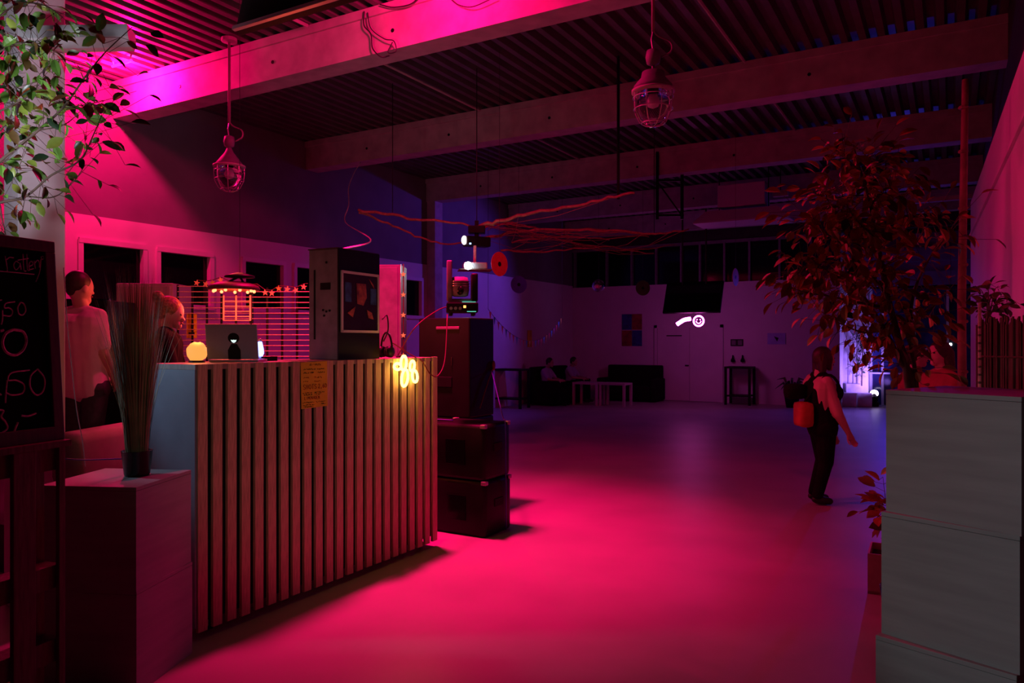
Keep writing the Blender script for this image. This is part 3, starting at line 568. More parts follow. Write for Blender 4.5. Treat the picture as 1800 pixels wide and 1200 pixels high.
# cables on beams
bw = lambda px, py, Y: dirp(px)*onY(px, Y)+Vector((0, 0, ZY(px, py, Y)))
cableobj([bw(640, 20, 6.22), bw(640, 45, 6.22), bw(652, 60, 6.22), bw(655, 85, 6.22), bw(670, 100, 6.22), bw(684, 98, 6.3)], .008, 'cable', 'dark cable drooping down the first beam face')
cableobj([bw(646, 22, 6.22), bw(652, 50, 6.22), bw(675, 68, 6.22), bw(692, 72, 6.2), bw(696, 90, 6.2), bw(682, 92, 6.2), bw(690, 74, 6.22)], .006, 'cable', 'looped dark cable knotted on the first beam')
cableobj([bw(668, 8, 6.2), bw(690, 13, 6.2), bw(720, 8, 6.2), bw(738, -6, 6.2)], .007, 'cable', 'slack dark cable along the top of the first beam'); cableobj([bw(790, -4, 6.2), bw(805, 8, 6.2), bw(830, 12, 6.2), bw(866, -3, 6.2)], .006, 'cable', 'slack cable across the bright patch of the first beam')
cableobj([bw(634, 285, 9.8), bw(622, 305, 9.7), bw(613, 330, 9.5), bw(613, 360, 9.3), bw(607, 390, 9), Vector((-6.2, 7.2, 2.95)), CB(-.1, .1, HT/2+.02)], .009, 'cable_white', 'pale cord hanging from the second beam to the grey cabinet')
# far ceiling things
a = W(1307, 345, 15.6); t = thing('air_handler', a, 'pale grey box unit with a sloping hood near the far ceiling', 'air conditioner')
P('body', 'white_plastic', t, lambda m: m.box(a, (.95, .5, .46), RZ(0), .02)); P('hood', 'white_plastic', t, lambda m: m.add([a+Vector((x*sx, y*sx, z)) for z, sx in ((-.3, .75), (-.52, 1.0), (-.55, 1.0)) for x, y in ((-.95, -.4), (.95, -.4), (.95, .4), (-.95, .4))], [(0, 1, 2, 3), (8, 9, 10, 11)]+[(i+k*4, (i+1) % 4+k*4, (i+1) % 4+k*4+4, i+k*4+4) for k in (0, 1) for i in range(4)])); P('rods', 'black', t, lambda m: [m.tube([a+Vector((x, 0, -.4)), Vector((a.x+x, a.y, ZT))], .012) for x in (-.5, .5)])
a = W(1625, 352, 13); t = thing('strip_light', a, 'unlit strip light fitting beside the bamboo pole', 'light fitting'); P('body', 'concrete', t, lambda m: m.box(a, (1.5, .1, .08), RZ(0), .01)); P('chain', 'black', t, lambda m: [m.tube([a+Vector((x, 0, 0)), Vector((a.x+x, a.y, ZT))], .008) for x in (-.6, .6)])
a = W(1372, 340, 15.6); t = thing('junction_box', a, 'small beige junction box right of the grey box unit', 'box'); P('box', 'rope', t, lambda m: m.box(a, (.3, .12, .12), RZ(0), .01)); P('rod', 'black', t, lambda m: m.tube([a, Vector((a.x, a.y, ZT))], .01))
a = W(1178, 350, 14); t = thing('ladder_truss', a, 'dark lattice frame hanging left of the grey box unit', 'frame')
for s in (-.24, .22): P('upright', 'black', t, lambda m: m.box(a+RT*s+Vector((0, 0, .25)), (.05, .05, 1.25), RZ(YAW)))
for z in (-.3, .35): P('rung', 'black', t, lambda m: m.box(a+Vector((0, 0, z)), (.5, .04, .04), RZ(YAW)))
P('brace', 'black', t, lambda m: m.tube([a-RT*.22+Vector((0, 0, .3)), a+RT*.2-Vector((0, 0, .28))], .015))
# far television with neon below
fc = W(1214, 548, 18.7); tz2 = Matrix.Rotation(R_(-24), 3, 'X'); wv = 1.45
t = thing('television', fc+Vector((0, 0, .4)), 'black wide television tilted down above the pink neon on the far wall', 'television')
P('panel', 'black', t, lambda m: m.box(fc+tz2@Vector((0, .04, .42)), (wv, .07, .86), tz2, .01)); P('screen', 'night_glass', t, lambda m: m.box(fc+tz2@Vector((0, 0, .42)), (wv-.08, .01, .8), tz2))
P('hanging_rod', 'frame_dark', t, lambda m: [m.tube([fc+Vector((x, .3, .7)), Vector((fc.x+x, fc.y+.3, ZT))], .025) for x in (-.3, .3)])
FY = fc.y+.1
def FN(px, py): return Vector((XY(px, FY), FY, ZY(px, py, FY)))
t = thing('neon_sign', FN(1214, 565), 'glowing pink neon with a slanting stroke and a smiley ring below the far television', 'neon sign')
P('stroke', 'neon_pink', t, lambda m: (m.tube(curve([FN(1190, 570), FN(1196, 566), FN(1203, 562), FN(1214, 560)]), .05, 8)), True)
rc = FN(1228, 564); P('ring', 'neon_pink', t, lambda m: m.tube([rc+Vector((.125*math.cos(a), 0, .125*math.sin(a))) for a in [k*math.pi/10 for k in range(21)]], .022, 8, False), True)
P('smile', 'neon_pink', t, lambda m: (m.tube([rc+Vector((.06*math.cos(a), 0, .06*math.sin(a))) for a in [math.pi+k*math.pi/8 for k in range(9)]], .012, 6), m.ball(rc+Vector((-.04, 0, .035)), .016, 8, 6), m.ball(rc+Vector((.04, 0, .035)), .016, 8, 6)), True)
P('cord', 'cable', t, lambda m: [m.tube([FN(px, 560), FN(px, 546)], .006) for px in (1201, 1227)])
light('neon_pink_glow', 'POINT', FN(1214, 572)-Vector((0, .12, 0)), 9, (1, .10, .62), .12)

# ================================================================== grey crates
CR = .5
def crate(c, ang, z, lab, size=(CR, CR), hh=.497, grp='grey plywood crates'):
    t = thing('plywood_crate', (c.x, c.y, z), lab, 'crate', grp); q = RZ(ang); sx, sy = size
    P('body', 'crate_grey', t, lambda m: m.box((c.x, c.y, z+hh/2-.01), (sx-.004, sy-.004, hh-.018), q, .001)); P('lid', 'crate_grey', t, lambda m: m.box((c.x, c.y, z+hh-.009), (sx-.003, sy-.003, .018), q, .002))
    return t
def crate_from(nc, ang_dir, z, lab, dz=0):
    """near corner nc, right-hand face direction u"""
    u = Vector((math.cos(ang_dir), math.sin(ang_dir), 0)); v = Vector((-u.y, u.x, 0))
    return crate(nc+(u+v)*CR/2, ang_dir, z, lab)
# left pair: corner at pixel 240, right face runs away towards the bar
nc = dirp(240)*3.6; r0 = dirp(343)*4.12; ang = math.atan2((r0-nc).y, (r0-nc).x)
crate_from(nc, ang, 0, 'lower grey plywood crate under the potted grass by the bar'); crate_from(nc+Vector((.004, -.004, 0)), ang+.012, .4975, 'upper grey plywood crate carrying the pot of grass')
# right stack of three
def rstack(pl_, dl, pr_, dr_, z, lab):
    a, b2 = dirp(pl_)*dl, dirp(pr_)*dr_; an = math.atan2((b2-a).y, (b2-a).x); u = (b2-a).normalized(); v = Vector((-u.y, u.x, 0))
    crate(a+u*CR/2+v*CR/2, an, z, lab)
rstack(1556, 3.10, 1788, 2.70, .995, 'topmost crate of the grey stack at the right'); rstack(1548, 3.09, 1782, 2.71, .4975, 'middle crate of the grey stack at the right'); rstack(1538, 3.07, 1779, 2.70, 0, 'bottom crate of the grey stack at the right')
# pot of ornamental grass
gp = dirp(241)*3.92; gp.z = .995
t = thing('potted_grass', gp, 'tall ornamental grass in a black pot on the left crates', 'plant')
P('pot', 'pot_black', t, lambda m: m.lathe(gp, [(.058, 0), (.062, .01), (.075, .128), (.078, .13), (.072, .13), (.068, .11), (0, .11)], 24), True)
m = MB(); m2 = MB(); q = random.Random(3)
def blade(m, base, lean, hh, wd, bend):
    side = Vector((-lean.y, lean.x, 0)).normalized() if lean.length > 1e-4 else Vector((1, 0, 0)); V = []
    for k in range(7):
        s = k/6; p = base+lean*(s*.35+bend*s*s)+Vector((0, 0, hh*s*(1-.08*bend*s))); ww = wd*(1-s**1.5)
        V += [p-side*ww, p+side*ww]
    m.add(V, [(2*k, 2*k+1, 2*k+3, 2*k+2) for k in range(6)])
for k in range(620):
    a = q.uniform(0, 6.283); r = .055*math.sqrt(q.random()); ln = Vector((math.cos(a), math.sin(a), 0))*q.uniform(.02, .16)*(1+q.random())
    blade(m, gp+Vector((r*math.cos(a), r*math.sin(a), .11)), ln, q.uniform(.62, 1.02), q.uniform(.0025, .0042), q.uniform(.05, .5))
for k in range(14):
    ln = (RT*q.uniform(-.10, .05)+FW*q.uniform(-.05, .05)); blade(m2, gp+Vector((q.uniform(-.04, .04), q.uniform(-.04, .04), .11)), ln*1.7, q.uniform(.7, 1.0), .003, .6)
blade(m2, gp-RT*.05+Vector((0, 0, .11)), -RT*.19, .90, .005, .8); blade(m2, gp+RT*.05+Vector((0, 0, .11)), RT*.17, .98, .003, .8)
tag(m.build('blades', 'grass', t), kind='stuff'); tag(m2.build('stray_blades', 'grass_blue', t), kind='stuff')['label'] = 'bluish stray blades'
cableobj([W(112, 806, 3.6), W(150, 808, 3.75), W(185, 807, 3.9), W(215, 806, 4.0)], .004, 'cable_blue', 'blue black cable lying across the left crate top')
cableobj([W(112, 470, 3.9), W(118, 560, 3.9), W(126, 640, 3.9), W(135, 720, 3.92), W(146, 780, 3.95), W(150, 820, 3.95)], .0022, 'cable_white', 'thin white wire hanging in front of the man')
# ================================================================== chalkboard on pallet
q0 = dirp(115)*3.3; bd = Vector((-.20, .98, 0)).normalized(); bn = Vector((bd.y, -bd.x, 0)); PZ = CH-(772-600)/FPX*3.3
pt = thing('pallet_box', q0-bd*.4, 'dark wooden pallet box carrying the chalkboard', 'pallet')
qq = frame_from(bd)
def PB(x, y, z): return q0+bd*x-bn*y+Vector((0, 0, z))        # x along (0 = right end, negative left), y back
def bar_(x0, x1, y0, y1, z0, z1, nm='plank'):
    P(nm, 'pallet', pt, lambda m: m.box(PB((x0+x1)/2, (y0+y1)/2, (z0+z1)/2), (x1-x0, y1-y0, z1-z0), qq, .003))
for x in (-.03, -.24, -.47, -.75, -1.1): bar_(x-.0, x+.03 if x == -.03 else x+.10, 0, .022, 0, PZ-.03)
for z in (PZ-.13, .62, .30, .0): bar_(-1.2, -.001, .024, .12, z, z+.10, 'stringer')  # stringers run on out of view to block the white light
for x in (-.06, -.3, -.6, -1.0): bar_(x-.04, x+.06, .122, .142, 0, PZ-.03)
bar_(-1.2, .015, -.02, .16, PZ-.028, PZ, 'shelf')
P('paper', 'poster_white', pt, lambda m: (m.box(PB(-.42, .118, .85), (.05, .004, .3), qq), m.box(PB(-.1, .125, .9), (.05, .004, .3), qq)))
cbz = PZ; tl = qq @ Matrix.Rotation(R_(-4), 3, 'X')
ck = thing('chalkboard', PB(-.3, .06, PZ), 'black chalkboard price sign in a dark red wooden frame', 'chalkboard')
CW, CHH = 1.15, .87  # board widened out of view to keep white light off the floor
def CK(x, z, y=0): return PB(.01, .02, PZ)+tl@Vector((x-0, y, z))
P('board', 'board_black', ck, lambda m: m.box(CK(-CW/2, CHH/2, .012), (CW-.04, .012, CHH-.04), tl))
for nm, c, s in (('frame_rail', (-CW/2, .03), (CW, .03, .06)), ('frame_rail', (-CW/2, CHH-.025), (CW, .03, .05)), ('frame_stile', (-.025, CHH/2), (.05, .03, CHH-.1)), ('frame_stile', (-CW+.025, CHH/2), (.05, .03, CHH-.1))):
    P(nm, 'frame_dark', ck, lambda m: m.box(CK(c[0], c[1], .008), s, tl, .004))
# pixel to board plane
def onboard(px, py):
    n_ = tl@Vector((0, -1, 0)); o_ = CK(0, 0, .004); d_ = dirp(px)+Vector((0, 0, -(py-600)/FPX)); c_ = Vector((0, 0, CH)); return c_+d_*((o_-c_).dot(n_)/d_.dot(n_))
def chalk(nm, lab, strokes, r=.0035):
    m = MB()
    for s in strokes:
        p = [onboard(a, b2) for a, b2 in s]; m.tube(curve(p, 5) if len(p) > 2 else p, r, 5)
    m.build(nm, 'chalk', ck)['label'] = lab
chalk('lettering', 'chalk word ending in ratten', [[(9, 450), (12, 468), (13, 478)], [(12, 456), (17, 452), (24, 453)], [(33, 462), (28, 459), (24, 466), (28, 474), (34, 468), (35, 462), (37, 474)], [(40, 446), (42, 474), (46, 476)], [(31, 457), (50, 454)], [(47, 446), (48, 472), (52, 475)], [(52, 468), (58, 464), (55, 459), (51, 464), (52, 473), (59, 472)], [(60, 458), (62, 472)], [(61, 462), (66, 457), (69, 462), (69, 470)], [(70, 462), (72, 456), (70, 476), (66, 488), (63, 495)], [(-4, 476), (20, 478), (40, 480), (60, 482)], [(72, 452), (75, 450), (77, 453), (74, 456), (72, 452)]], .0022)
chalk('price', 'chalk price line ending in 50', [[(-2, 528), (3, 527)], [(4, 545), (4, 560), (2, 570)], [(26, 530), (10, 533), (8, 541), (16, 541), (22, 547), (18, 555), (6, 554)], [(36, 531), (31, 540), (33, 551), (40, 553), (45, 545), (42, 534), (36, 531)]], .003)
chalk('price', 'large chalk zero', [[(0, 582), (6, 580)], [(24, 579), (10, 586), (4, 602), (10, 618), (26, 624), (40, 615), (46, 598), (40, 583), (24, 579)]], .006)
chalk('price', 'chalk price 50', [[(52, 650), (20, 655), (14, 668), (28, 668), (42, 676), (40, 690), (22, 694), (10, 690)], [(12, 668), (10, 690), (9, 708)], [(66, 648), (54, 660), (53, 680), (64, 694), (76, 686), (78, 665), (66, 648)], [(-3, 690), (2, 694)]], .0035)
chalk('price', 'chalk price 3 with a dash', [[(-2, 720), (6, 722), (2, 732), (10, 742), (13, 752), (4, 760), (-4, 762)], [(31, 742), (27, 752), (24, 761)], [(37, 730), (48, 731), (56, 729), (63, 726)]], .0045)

# ================================================================== plants
def leaf_mesh(nm, mat, L=.07, Wd=.031):
    V = []; F_ = []
    for k in range(5):
        s = k/4; ww = Wd*math.sin(math.pi*min(1, s*.92+.04))**.8*(1 if s < .95 else .1); x = L*s; z = -.22*L*s*s
        V += [(x, -ww/1.6, z+.12*ww*2), (x, 0, z), (x, ww/1.6, z+.12*ww*2)]
    for k in range(4):
        a = 3*k; F_ += [(a, a+1, a+4, a+3), (a+1, a+2, a+5, a+4)]
    m = MB(); m.add(V, F_); return m.mesh(nm, mat, True)
LM = {k: leaf_mesh('leaf', k) for k in ('leaf_green', 'leaf_lime', 'leaf_dark', 'leaf_brown', 'leaf_rust', 'leaf_olive')}
def leaf_rot(d, q):
    d = Vector(d).normalized(); m = frame_from(d) if abs(d.z) < .95 else frame_from(Vector((d.x+.4, d.y, d.z)))
    return (m@Matrix.Rotation(q.uniform(-1.1, 1.1), 3, 'X')).to_quaternion()
def branch_tree(t, branches, mats, nleaf, q, size, maxobj=300, spread=.09, droop=.5):
    """branches: list of (polyline points, r0, r1, leaf weight)"""
    allp = []
    for pts, r0, r1, wt in branches:
        c = curve(pts, 5); MB().tube(c, [r0+(r1-r0)*k/(len(c)-1) for k in range(len(c))], 6).build('branch', 'bark', t, True)
        if wt: allp += [(c[k], (c[min(k+1, len(c)-1)]-c[max(0, k-1)]).normalized()) for k in range(len(c)) for _ in range(wt)]
    cands = []
    for k in range(nleaf):
        p, d = allp[q.randrange(len(allp))]
        off = Vector((q.gauss(0, 1), q.gauss(0, 1), q.gauss(0, .9)))*spread
        dd = (off.normalized()*.9+d*.4+Vector((0, 0, -droop))).normalized(); cands.append((p+off, dd, q.choice(mats), size*q.uniform(.65, 1.25)))
    extra = MB(); twigs = MB()
    for k, (p, dd, mt, s) in enumerate(cands):
        if k < maxobj: place('leaf', LM[mt], p, leaf_rot(dd, q), t, s)
        else:
            r = leaf_rot(dd, q).to_matrix(); me = LM[mt]; extra.add([p+r@(v.co*s) for v in me.vertices], [tuple(f.vertices) for f in me.polygons])
        a, _ = min(((x, 0) for x, _ in q.sample(allp, min(60, len(allp)))), key=lambda e: (e[0]-p).length)
        if (a-p).length < .3: twigs.tube([a, p], .0014, 3, False)
    tag(twigs.build('twigs', 'bark', t), kind='stuff')
    if extra.v: tag(extra.build('foliage', mats[0], t), kind='stuff')
# green tree, upper left
q = random.Random(11); base = Vector((-4.62, 1.75, 0))
t = thing('ficus_tree', base, 'green leafy indoor tree reaching in at the upper left', 'tree')
P('pot', 'pot_black', t, lambda m: m.lathe(base, [(.17, 0), (.22, .4), (.2, .4), (.19, .36), (0, .36)], 20), True)
bp = lambda *a: [W(*p) for p in a]
brs = [([base+Vector((0, 0, .36)), base+Vector((.02, .02, 1.2)), W(-60, 480, 4.1), W(-40, 300, 4.0), W(-30, 100, 4.0), W(-20, -40, 4.0)], .03, .012, 1),
 (bp((-40, 320, 4.0), (0, 283, 3.95), (60, 235, 3.9), (110, 190, 3.85), (150, 135, 3.8), (185, 92, 3.75), (232, 48, 3.7)), .010, .002, 2),
 (bp((-50, 375, 4.05), (0, 356, 4.0), (45, 345, 3.95), (90, 308, 3.9), (140, 282, 3.85), (165, 235, 3.8), (178, 205, 3.8)), .009, .002, 2),
 (bp((45, 345, 3.95), (95, 346, 3.95), (130, 318, 3.9), (150, 290, 3.9)), .004, .0015, 1), (bp((-20, 205, 4.0), (30, 180, 3.9), (60, 160, 3.9), (70, 130, 3.85)), .006, .002, 3),
 (bp((-30, 60, 4.0), (10, 20, 3.8), (40, 5, 3.7), (80, 10, 3.7), (110, 30, 3.7)), .006, .002, 3), (bp((-30, 110, 4.0), (20, 80, 3.9), (60, 75, 3.85), (95, 90, 3.8)), .006, .002, 4), (bp((-20, 300, 4.1), (15, 280, 4.1), (30, 300, 4.1)), .005, .002, 3),
 (bp((65, 230, 3.9), (120, 215, 3.85), (170, 160, 3.8)), .004, .0015, 2), (bp((0, 230, 4.1), (15, 210, 4.1), (25, 190, 4.1), (30, 160, 4.1)), .005, .002, 4), (bp((110, 190, 3.85), (170, 180, 3.8), (240, 160, 3.75)), .003, .001, 1),
 (bp((-30, 20, 4.0), (5, 60, 4.0), (15, 120, 4.0), (10, 160, 4.0)), .005, .002, 4), (bp((70, 130, 3.9), (100, 105, 3.85), (130, 110, 3.8)), .003, .001, 2), (bp((0, 360, 4.0), (5, 390, 4.0), (12, 420, 4.0)), .004, .002, 2)]
branch_tree(t, brs, ['leaf_green', 'leaf_green', 'leaf_lime', 'leaf_dark', 'leaf_brown', 'leaf_lime'], 470, q, 1.05, 300, .075, .45)
# rust coloured tree at the right
q = random.Random(5); base = Vector((-.13, 4.52, 0))
t = thing('rust_ficus_tree', base, 'rust leaved indoor tree behind the right crate stack', 'tree')
P('pot', 'pot_black', t, lambda m: m.lathe(base, [(.15, 0), (.2, .38), (.18, .38), (.17, .34), (0, .34)], 20), True)
D = 3.95
brs = [([base+Vector((0, 0, .34)), W(1598, 690, D), W(1580, 600, D), W(1560, 520, D), W(1545, 440, D), W(1530, 360, D), W(1512, 300, D), W(1500, 255, D)], .024, .004, 1),
 ([base+Vector((.03, 0, .34)), W(1606, 690, D), W(1585, 640, D), W(1555, 580, D), W(1530, 540, D), W(1500, 500, D-.1), W(1460, 480, D-.15), W(1425, 455, D-.2)], .018, .003, 2),
 ([base+Vector((.03, .02, .34)), W(1612, 690, D), W(1600, 600, D), W(1605, 520, D), W(1630, 460, D+.1), W(1660, 420, D+.1), W(1680, 390, D+.1)], .014, .003, 2),
 (bp((1560, 520, D), (1520, 470, D), (1480, 430, D-.1), (1440, 400, D-.1), (1425, 370, D-.1)), .009, .002, 4), (bp((1545, 440, D), (1490, 400, D), (1460, 360, D), (1450, 340, D)), .008, .002, 4), (bp((1530, 360, D), (1560, 330, D), (1585, 350, D), (1600, 390, D)), .007, .002, 4),
 (bp((1555, 540, D), (1500, 530, D), (1455, 520, D-.1), (1420, 515, D-.15), (1390, 505, D-.15)), .008, .002, 3), (bp((1512, 300, D), (1490, 280, D), (1478, 262, D)), .004, .002, 3), (bp((1515, 320, D), (1530, 290, D), (1515, 265, D)), .004, .002, 3),
 (bp((1600, 560, D), (1640, 540, D), (1670, 500, D)), .006, .002, 2), (bp((1570, 560, D), (1530, 585, D), (1480, 570, D), (1440, 545, D)), .006, .002, 2), (bp((1550, 470, D), (1600, 440, D+.1), (1640, 380, D+.1)), .006, .002, 2), (bp((1540, 420, D), (1500, 380, D-.1), (1480, 340, D-.1)), .006, .002, 5), (bp((1500, 500, D), (1450, 460, D-.1), (1400, 480, D-.1)), .006, .002, 4)]
branch_tree(t, brs, ['leaf_rust', 'leaf_olive', 'leaf_brown', 'leaf_rust', 'leaf_dark', 'leaf_rust'], 1150, q, 1.0, 300, .085, .7)
# dark plant against the pink partition
q = random.Random(8); base = Vector((.20, 5.80, 0)); t = thing('leafy_plant', base, 'dark leafy plant silhouetted against the pink partition', 'plant')
P('pot', 'pot_black', t, lambda m: m.lathe(base, [(.09, 0), (.11, .3), (.1, .3), (0, .27)], 16), True)
brs = [([base+Vector((0, 0, .27)), base+Vector((0, 0, 1.2)), W(1735, 560, 5.1), W(1742, 520, 5.1)], .012, .004, 0)]+[(bp((1740, 555, 5.1), ((1740+a)/2, (545+b2)/2-10, 5.1), (a, b2, 5.1)), .004, .0015, 2) for a, b2 in ((1768, 540), (1772, 522), (1755, 502), (1735, 502), (1714, 502), (1717, 530), (1762, 553))]
branch_tree(t, brs, ['leaf_dark', 'leaf_dark', 'leaf_olive'], 80, q, 1.0, 300, .035, .3)
# low planter behind the crate stack
q = random.Random(9); c = dirp(1562)*5.15; base = Vector((c.x, c.y, 0)); t = thing('planter_box', base, 'low pink planter box on the floor behind the right crates', 'planter')
def hollow(m, c, q_, sx, sy, hh, th=.012):
    for x, y, a, b2 in ((0, -sy/2+th/2, sx, th), (0, sy/2-th/2, sx, th), (-sx/2+th/2, 0, th, sy-2*th), (sx/2-th/2, 0, th, sy-2*th)): m.box(c+q_@Vector((x, y, hh/2)), (a, b2, hh), q_)
    m.box(c+Vector((0, 0, .01)), (sx, sy, .02), q_)
qz = RZ(YAW-.5); P('box', 'planter_pink', t, lambda m: hollow(m, base, qz, .24, .34, .27)); P('soil', 'soil', t, lambda m: m.box(base+Vector((0, 0, .2)), (.20, .30, .05), qz))
brs = [([base+Vector((0, 0, .2)), base+Vector((.0, 0, .5)), base+Vector((0, 0, .7))], .01, .004, 0)]+[(bp((1575, 950, 5.15), (1560, 900, 5.1), (a, b2, 5.05)), .004, .0015, 3) for a, b2 in ((1528, 895), (1545, 885), (1540, 910), (1552, 838), (1575, 850))]
branch_tree(t, brs, ['leaf_rust', 'leaf_rust', 'leaf_brown'], 60, q, 1.5, 300, .045, .2)
# far potted palm
c = onF(1392, 716); base = Vector((c.x, c.y, 0)); q = random.Random(2); t = thing('potted_palm', base, 'dark potted palm by the far wall behind the walking woman', 'plant')
P('pot', 'black', t, lambda m: m.lathe(base, [(.14, 0), (.2, .35), (.18, .35), (0, .3)], 16), True)
for k in range(9):
    a = k*.7; e = base+Vector((math.cos(a)*.42, math.sin(a)*.42, .55+.15*math.sin(k*2)))
    MB().tube([base+Vector((0, 0, .3)), (base+e)/2+Vector((0, 0, .4)), e], [.02, .04, .004], 4).build('frond', 'leaf_dark', t)
# far right planters with a small tree in blue light
q = random.Random(6)
for k, (px, py, hh, ww) in enumerate(((1493, 714.6, .36, .34), (1520, 714.8, .36, .34), (1500, 712.9, .58, .34))):
    c = onF(px, py); base = Vector((c.x, c.y, 0)); t = thing('planter_crate', base, ('white planter box left of two at the foot of the bright pilaster', 'white planter box right of two at the foot of the bright pilaster', 'taller white planter with a thin tree before the bright pilaster')[k], 'planter', 'white planters by the garden front')
    P('box', 'planter_white', t, lambda m: hollow(m, base, RZ(.1), ww, .2, hh, .02)); P('soil', 'soil', t, lambda m: m.box(base+Vector((0, 0, hh-.06)), (ww-.05, .15, .06), RZ(.1)))
    if k == 2:
        brs = [([base+Vector((.2, 0, hh-.05)), base+Vector((.22, 0, 1.4)), base+Vector((.25, 0, 2.0))], .02, .006, 1)]+[([base+Vector((.2, 0, z)), base+Vector((.2+x/2, 0, z+.2)), base+Vector((.2+x, y, z+.3))], .008, .003, 2) for z, x, y in ((.9, .25, .1), (1.1, -.2, -.1), (1.4, .2, 0), (1.6, -.15, .1), (.75, -.2, 0))]
        branch_tree(t, brs, ['leaf_dark'], 130, q, 1.1, 60, .06, .2)
t = thing('par_light', (-2.0, 18.75, 0), 'bright violet floor par light shining at the garden front', 'stage light'); pc = onF(1537, 714)
P('can', 'black', t, lambda m: m.lathe(pc+Vector((0, 0, .25)), [(.09, -.14), (.11, .12)], 16, Matrix.Rotation(R_(-60), 3, 'X'))); P('lens', 'par_lens', t, lambda m: m.lathe(pc+Vector((0, -.0, .32)), [(.1, .03), (.1, .05)], 16, Matrix.Rotation(R_(60), 3, 'X'))); P('stand', 'black', t, lambda m: m.b(pc.x-.1, pc.x+.1, pc.y-.08, pc.y+.08, 0, .12))
a = W(1671, 605, 18.6); t = thing('garden_lantern', a, 'tiny white light in the blue garden front', 'lamp'); P('bulb', 'far_light', t, lambda m: m.ball(a, .035), True); P('cord', 'cable', t, lambda m: m.tube([a, Vector((a.x, a.y, ZT))], .005))
# bamboo pole, reed screen, stake
c = dirp(1693)*6; t = thing('bamboo_pole', Vector((c.x, c.y, 0)), 'tall thin bamboo pole rising before the pink partition', 'pole')
P('culm', 'bamboo', t, lambda m: m.tube([(c.x, c.y, 0), (c.x-.01, c.y, 2), (c.x+.015, c.y, 3.77)], [.034, .031, .024], 8), True)
for z in (.5, .95, 1.45, 1.85, 2.3, 2.75, 3.2, 3.55): P('node', 'bamboo', t, lambda m: m.lathe((c.x, c.y, z), [(.03, -.012), (.038, 0), (.03, .012)], 10))
a, b2 = Vector((.15, 5.36, 0)), Vector((.44, 5.1, 0)); t = thing('reed_screen', a, 'brown reed screen standing behind the right crates', 'screen'); m = MB()
for k in range(84):
    p = a+(b2-a)*(k/83)+Vector((rnd.uniform(-.006, .006), rnd.uniform(-.006, .006), 0)); m.tube([p, p+Vector((rnd.uniform(-.006, .006), 0, 1.82+rnd.uniform(-.03, .02)))], .0065, 5)
tag(m.build('reeds', 'reed', t), kind='stuff')
for z in (.3, 1.0, 1.6): P('batten', 'reed', t, lambda m: m.tube([a+Vector((0, -.012, z)), b2+Vector((0, -.012, z))], .006, 5))
c = dirp(1722)*4.3; t = thing('plant_stake', Vector((c.x, c.y, 0)), 'pale banded stake left of the reed screen', 'stake'); P('stake', 'rope', t, lambda m: m.tube([(c.x, c.y, 0), (c.x, c.y, CH+.22)], .0085, 6))
for k in range(18): P('band', 'bark', t, lambda m: m.lathe((c.x, c.y, 1.0+k*.045), [(.0095, 0), (.0095, .012)], 6))

# ================================================================== behind the bar
sp1, sp2 = Vector((-4.655, 2.60, 0)), Vector((-4.94, 3.25, 0)); sd = (sp2-sp1).normalized(); sc_ = sp1+sd*.62+Vector((.07, .03, 0)); qs = frame_from(sd); 
t = thing('sofa', sc_, 'pink padded sofa back behind the left crates', 'sofa')
def SF(x, y, z): return sc_+qs@Vector((x, y, z))
P('backrest', 'sofa_pink', t, lambda m: m.box(SF(0, .10, .96), (1.2, .2, .34), qs, .07), True); P('base', 'sofa_dark', t, lambda m: m.box(SF(0, .12, .4), (1.2, .24, .78), qs, .03)); P('ledge', 'sofa_pink', t, lambda m: m.box(SF(0, -.06, .80), (1.2, .10, .05), qs, .01))
def boxthing(name, label, cat, c, size, mat, ang=YAW, bev=.01): 
    t = thing(name, c, label, cat); P('body', mat, t, lambda m: m.box(Vector(c)+Vector((0, 0, size[2]/2)), size, RZ(ang), bev)); return t
c = dirp(160)*7.0; c.z = .35; t = boxthing('bottle_fridge', 'black bottle fridge behind the man', 'fridge', c, (.58, .5, 1.71), 'black'); P('door', 'black_gloss', t, lambda m: m.box(c+RZ(YAW)@Vector((0, -.262, .86)), (.58, .024, 1.6), RZ(YAW), .006)); P('top_edge', 'chrome', t, lambda m: m.box(c+RZ(YAW)@Vector((0, -.25, 1.715)), (.62, .02, .012), RZ(YAW))); P('handle', 'grey_metal', t, lambda m: m.box(c+RZ(YAW)@Vector((.25, -.29, .9)), (.02, .03, .5), RZ(YAW), .005))
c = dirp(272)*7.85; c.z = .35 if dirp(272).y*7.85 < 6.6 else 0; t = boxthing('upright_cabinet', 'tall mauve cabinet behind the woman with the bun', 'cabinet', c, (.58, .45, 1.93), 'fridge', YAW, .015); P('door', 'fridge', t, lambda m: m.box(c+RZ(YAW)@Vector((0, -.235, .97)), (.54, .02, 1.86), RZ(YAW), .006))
c = dirp(222)*6.15; c.z = .35; t = thing('back_counter', c, 'low black counter beside the man', 'counter'); P('top', 'black_wood', t, lambda m: m.box(c+Vector((0, 0, .98)), (.30, .3, .03), RZ(YAW), .004)); P('body', 'black', t, lambda m: m.box(c+Vector((0, 0, .48)), (.26, .26, .96), RZ(YAW)))
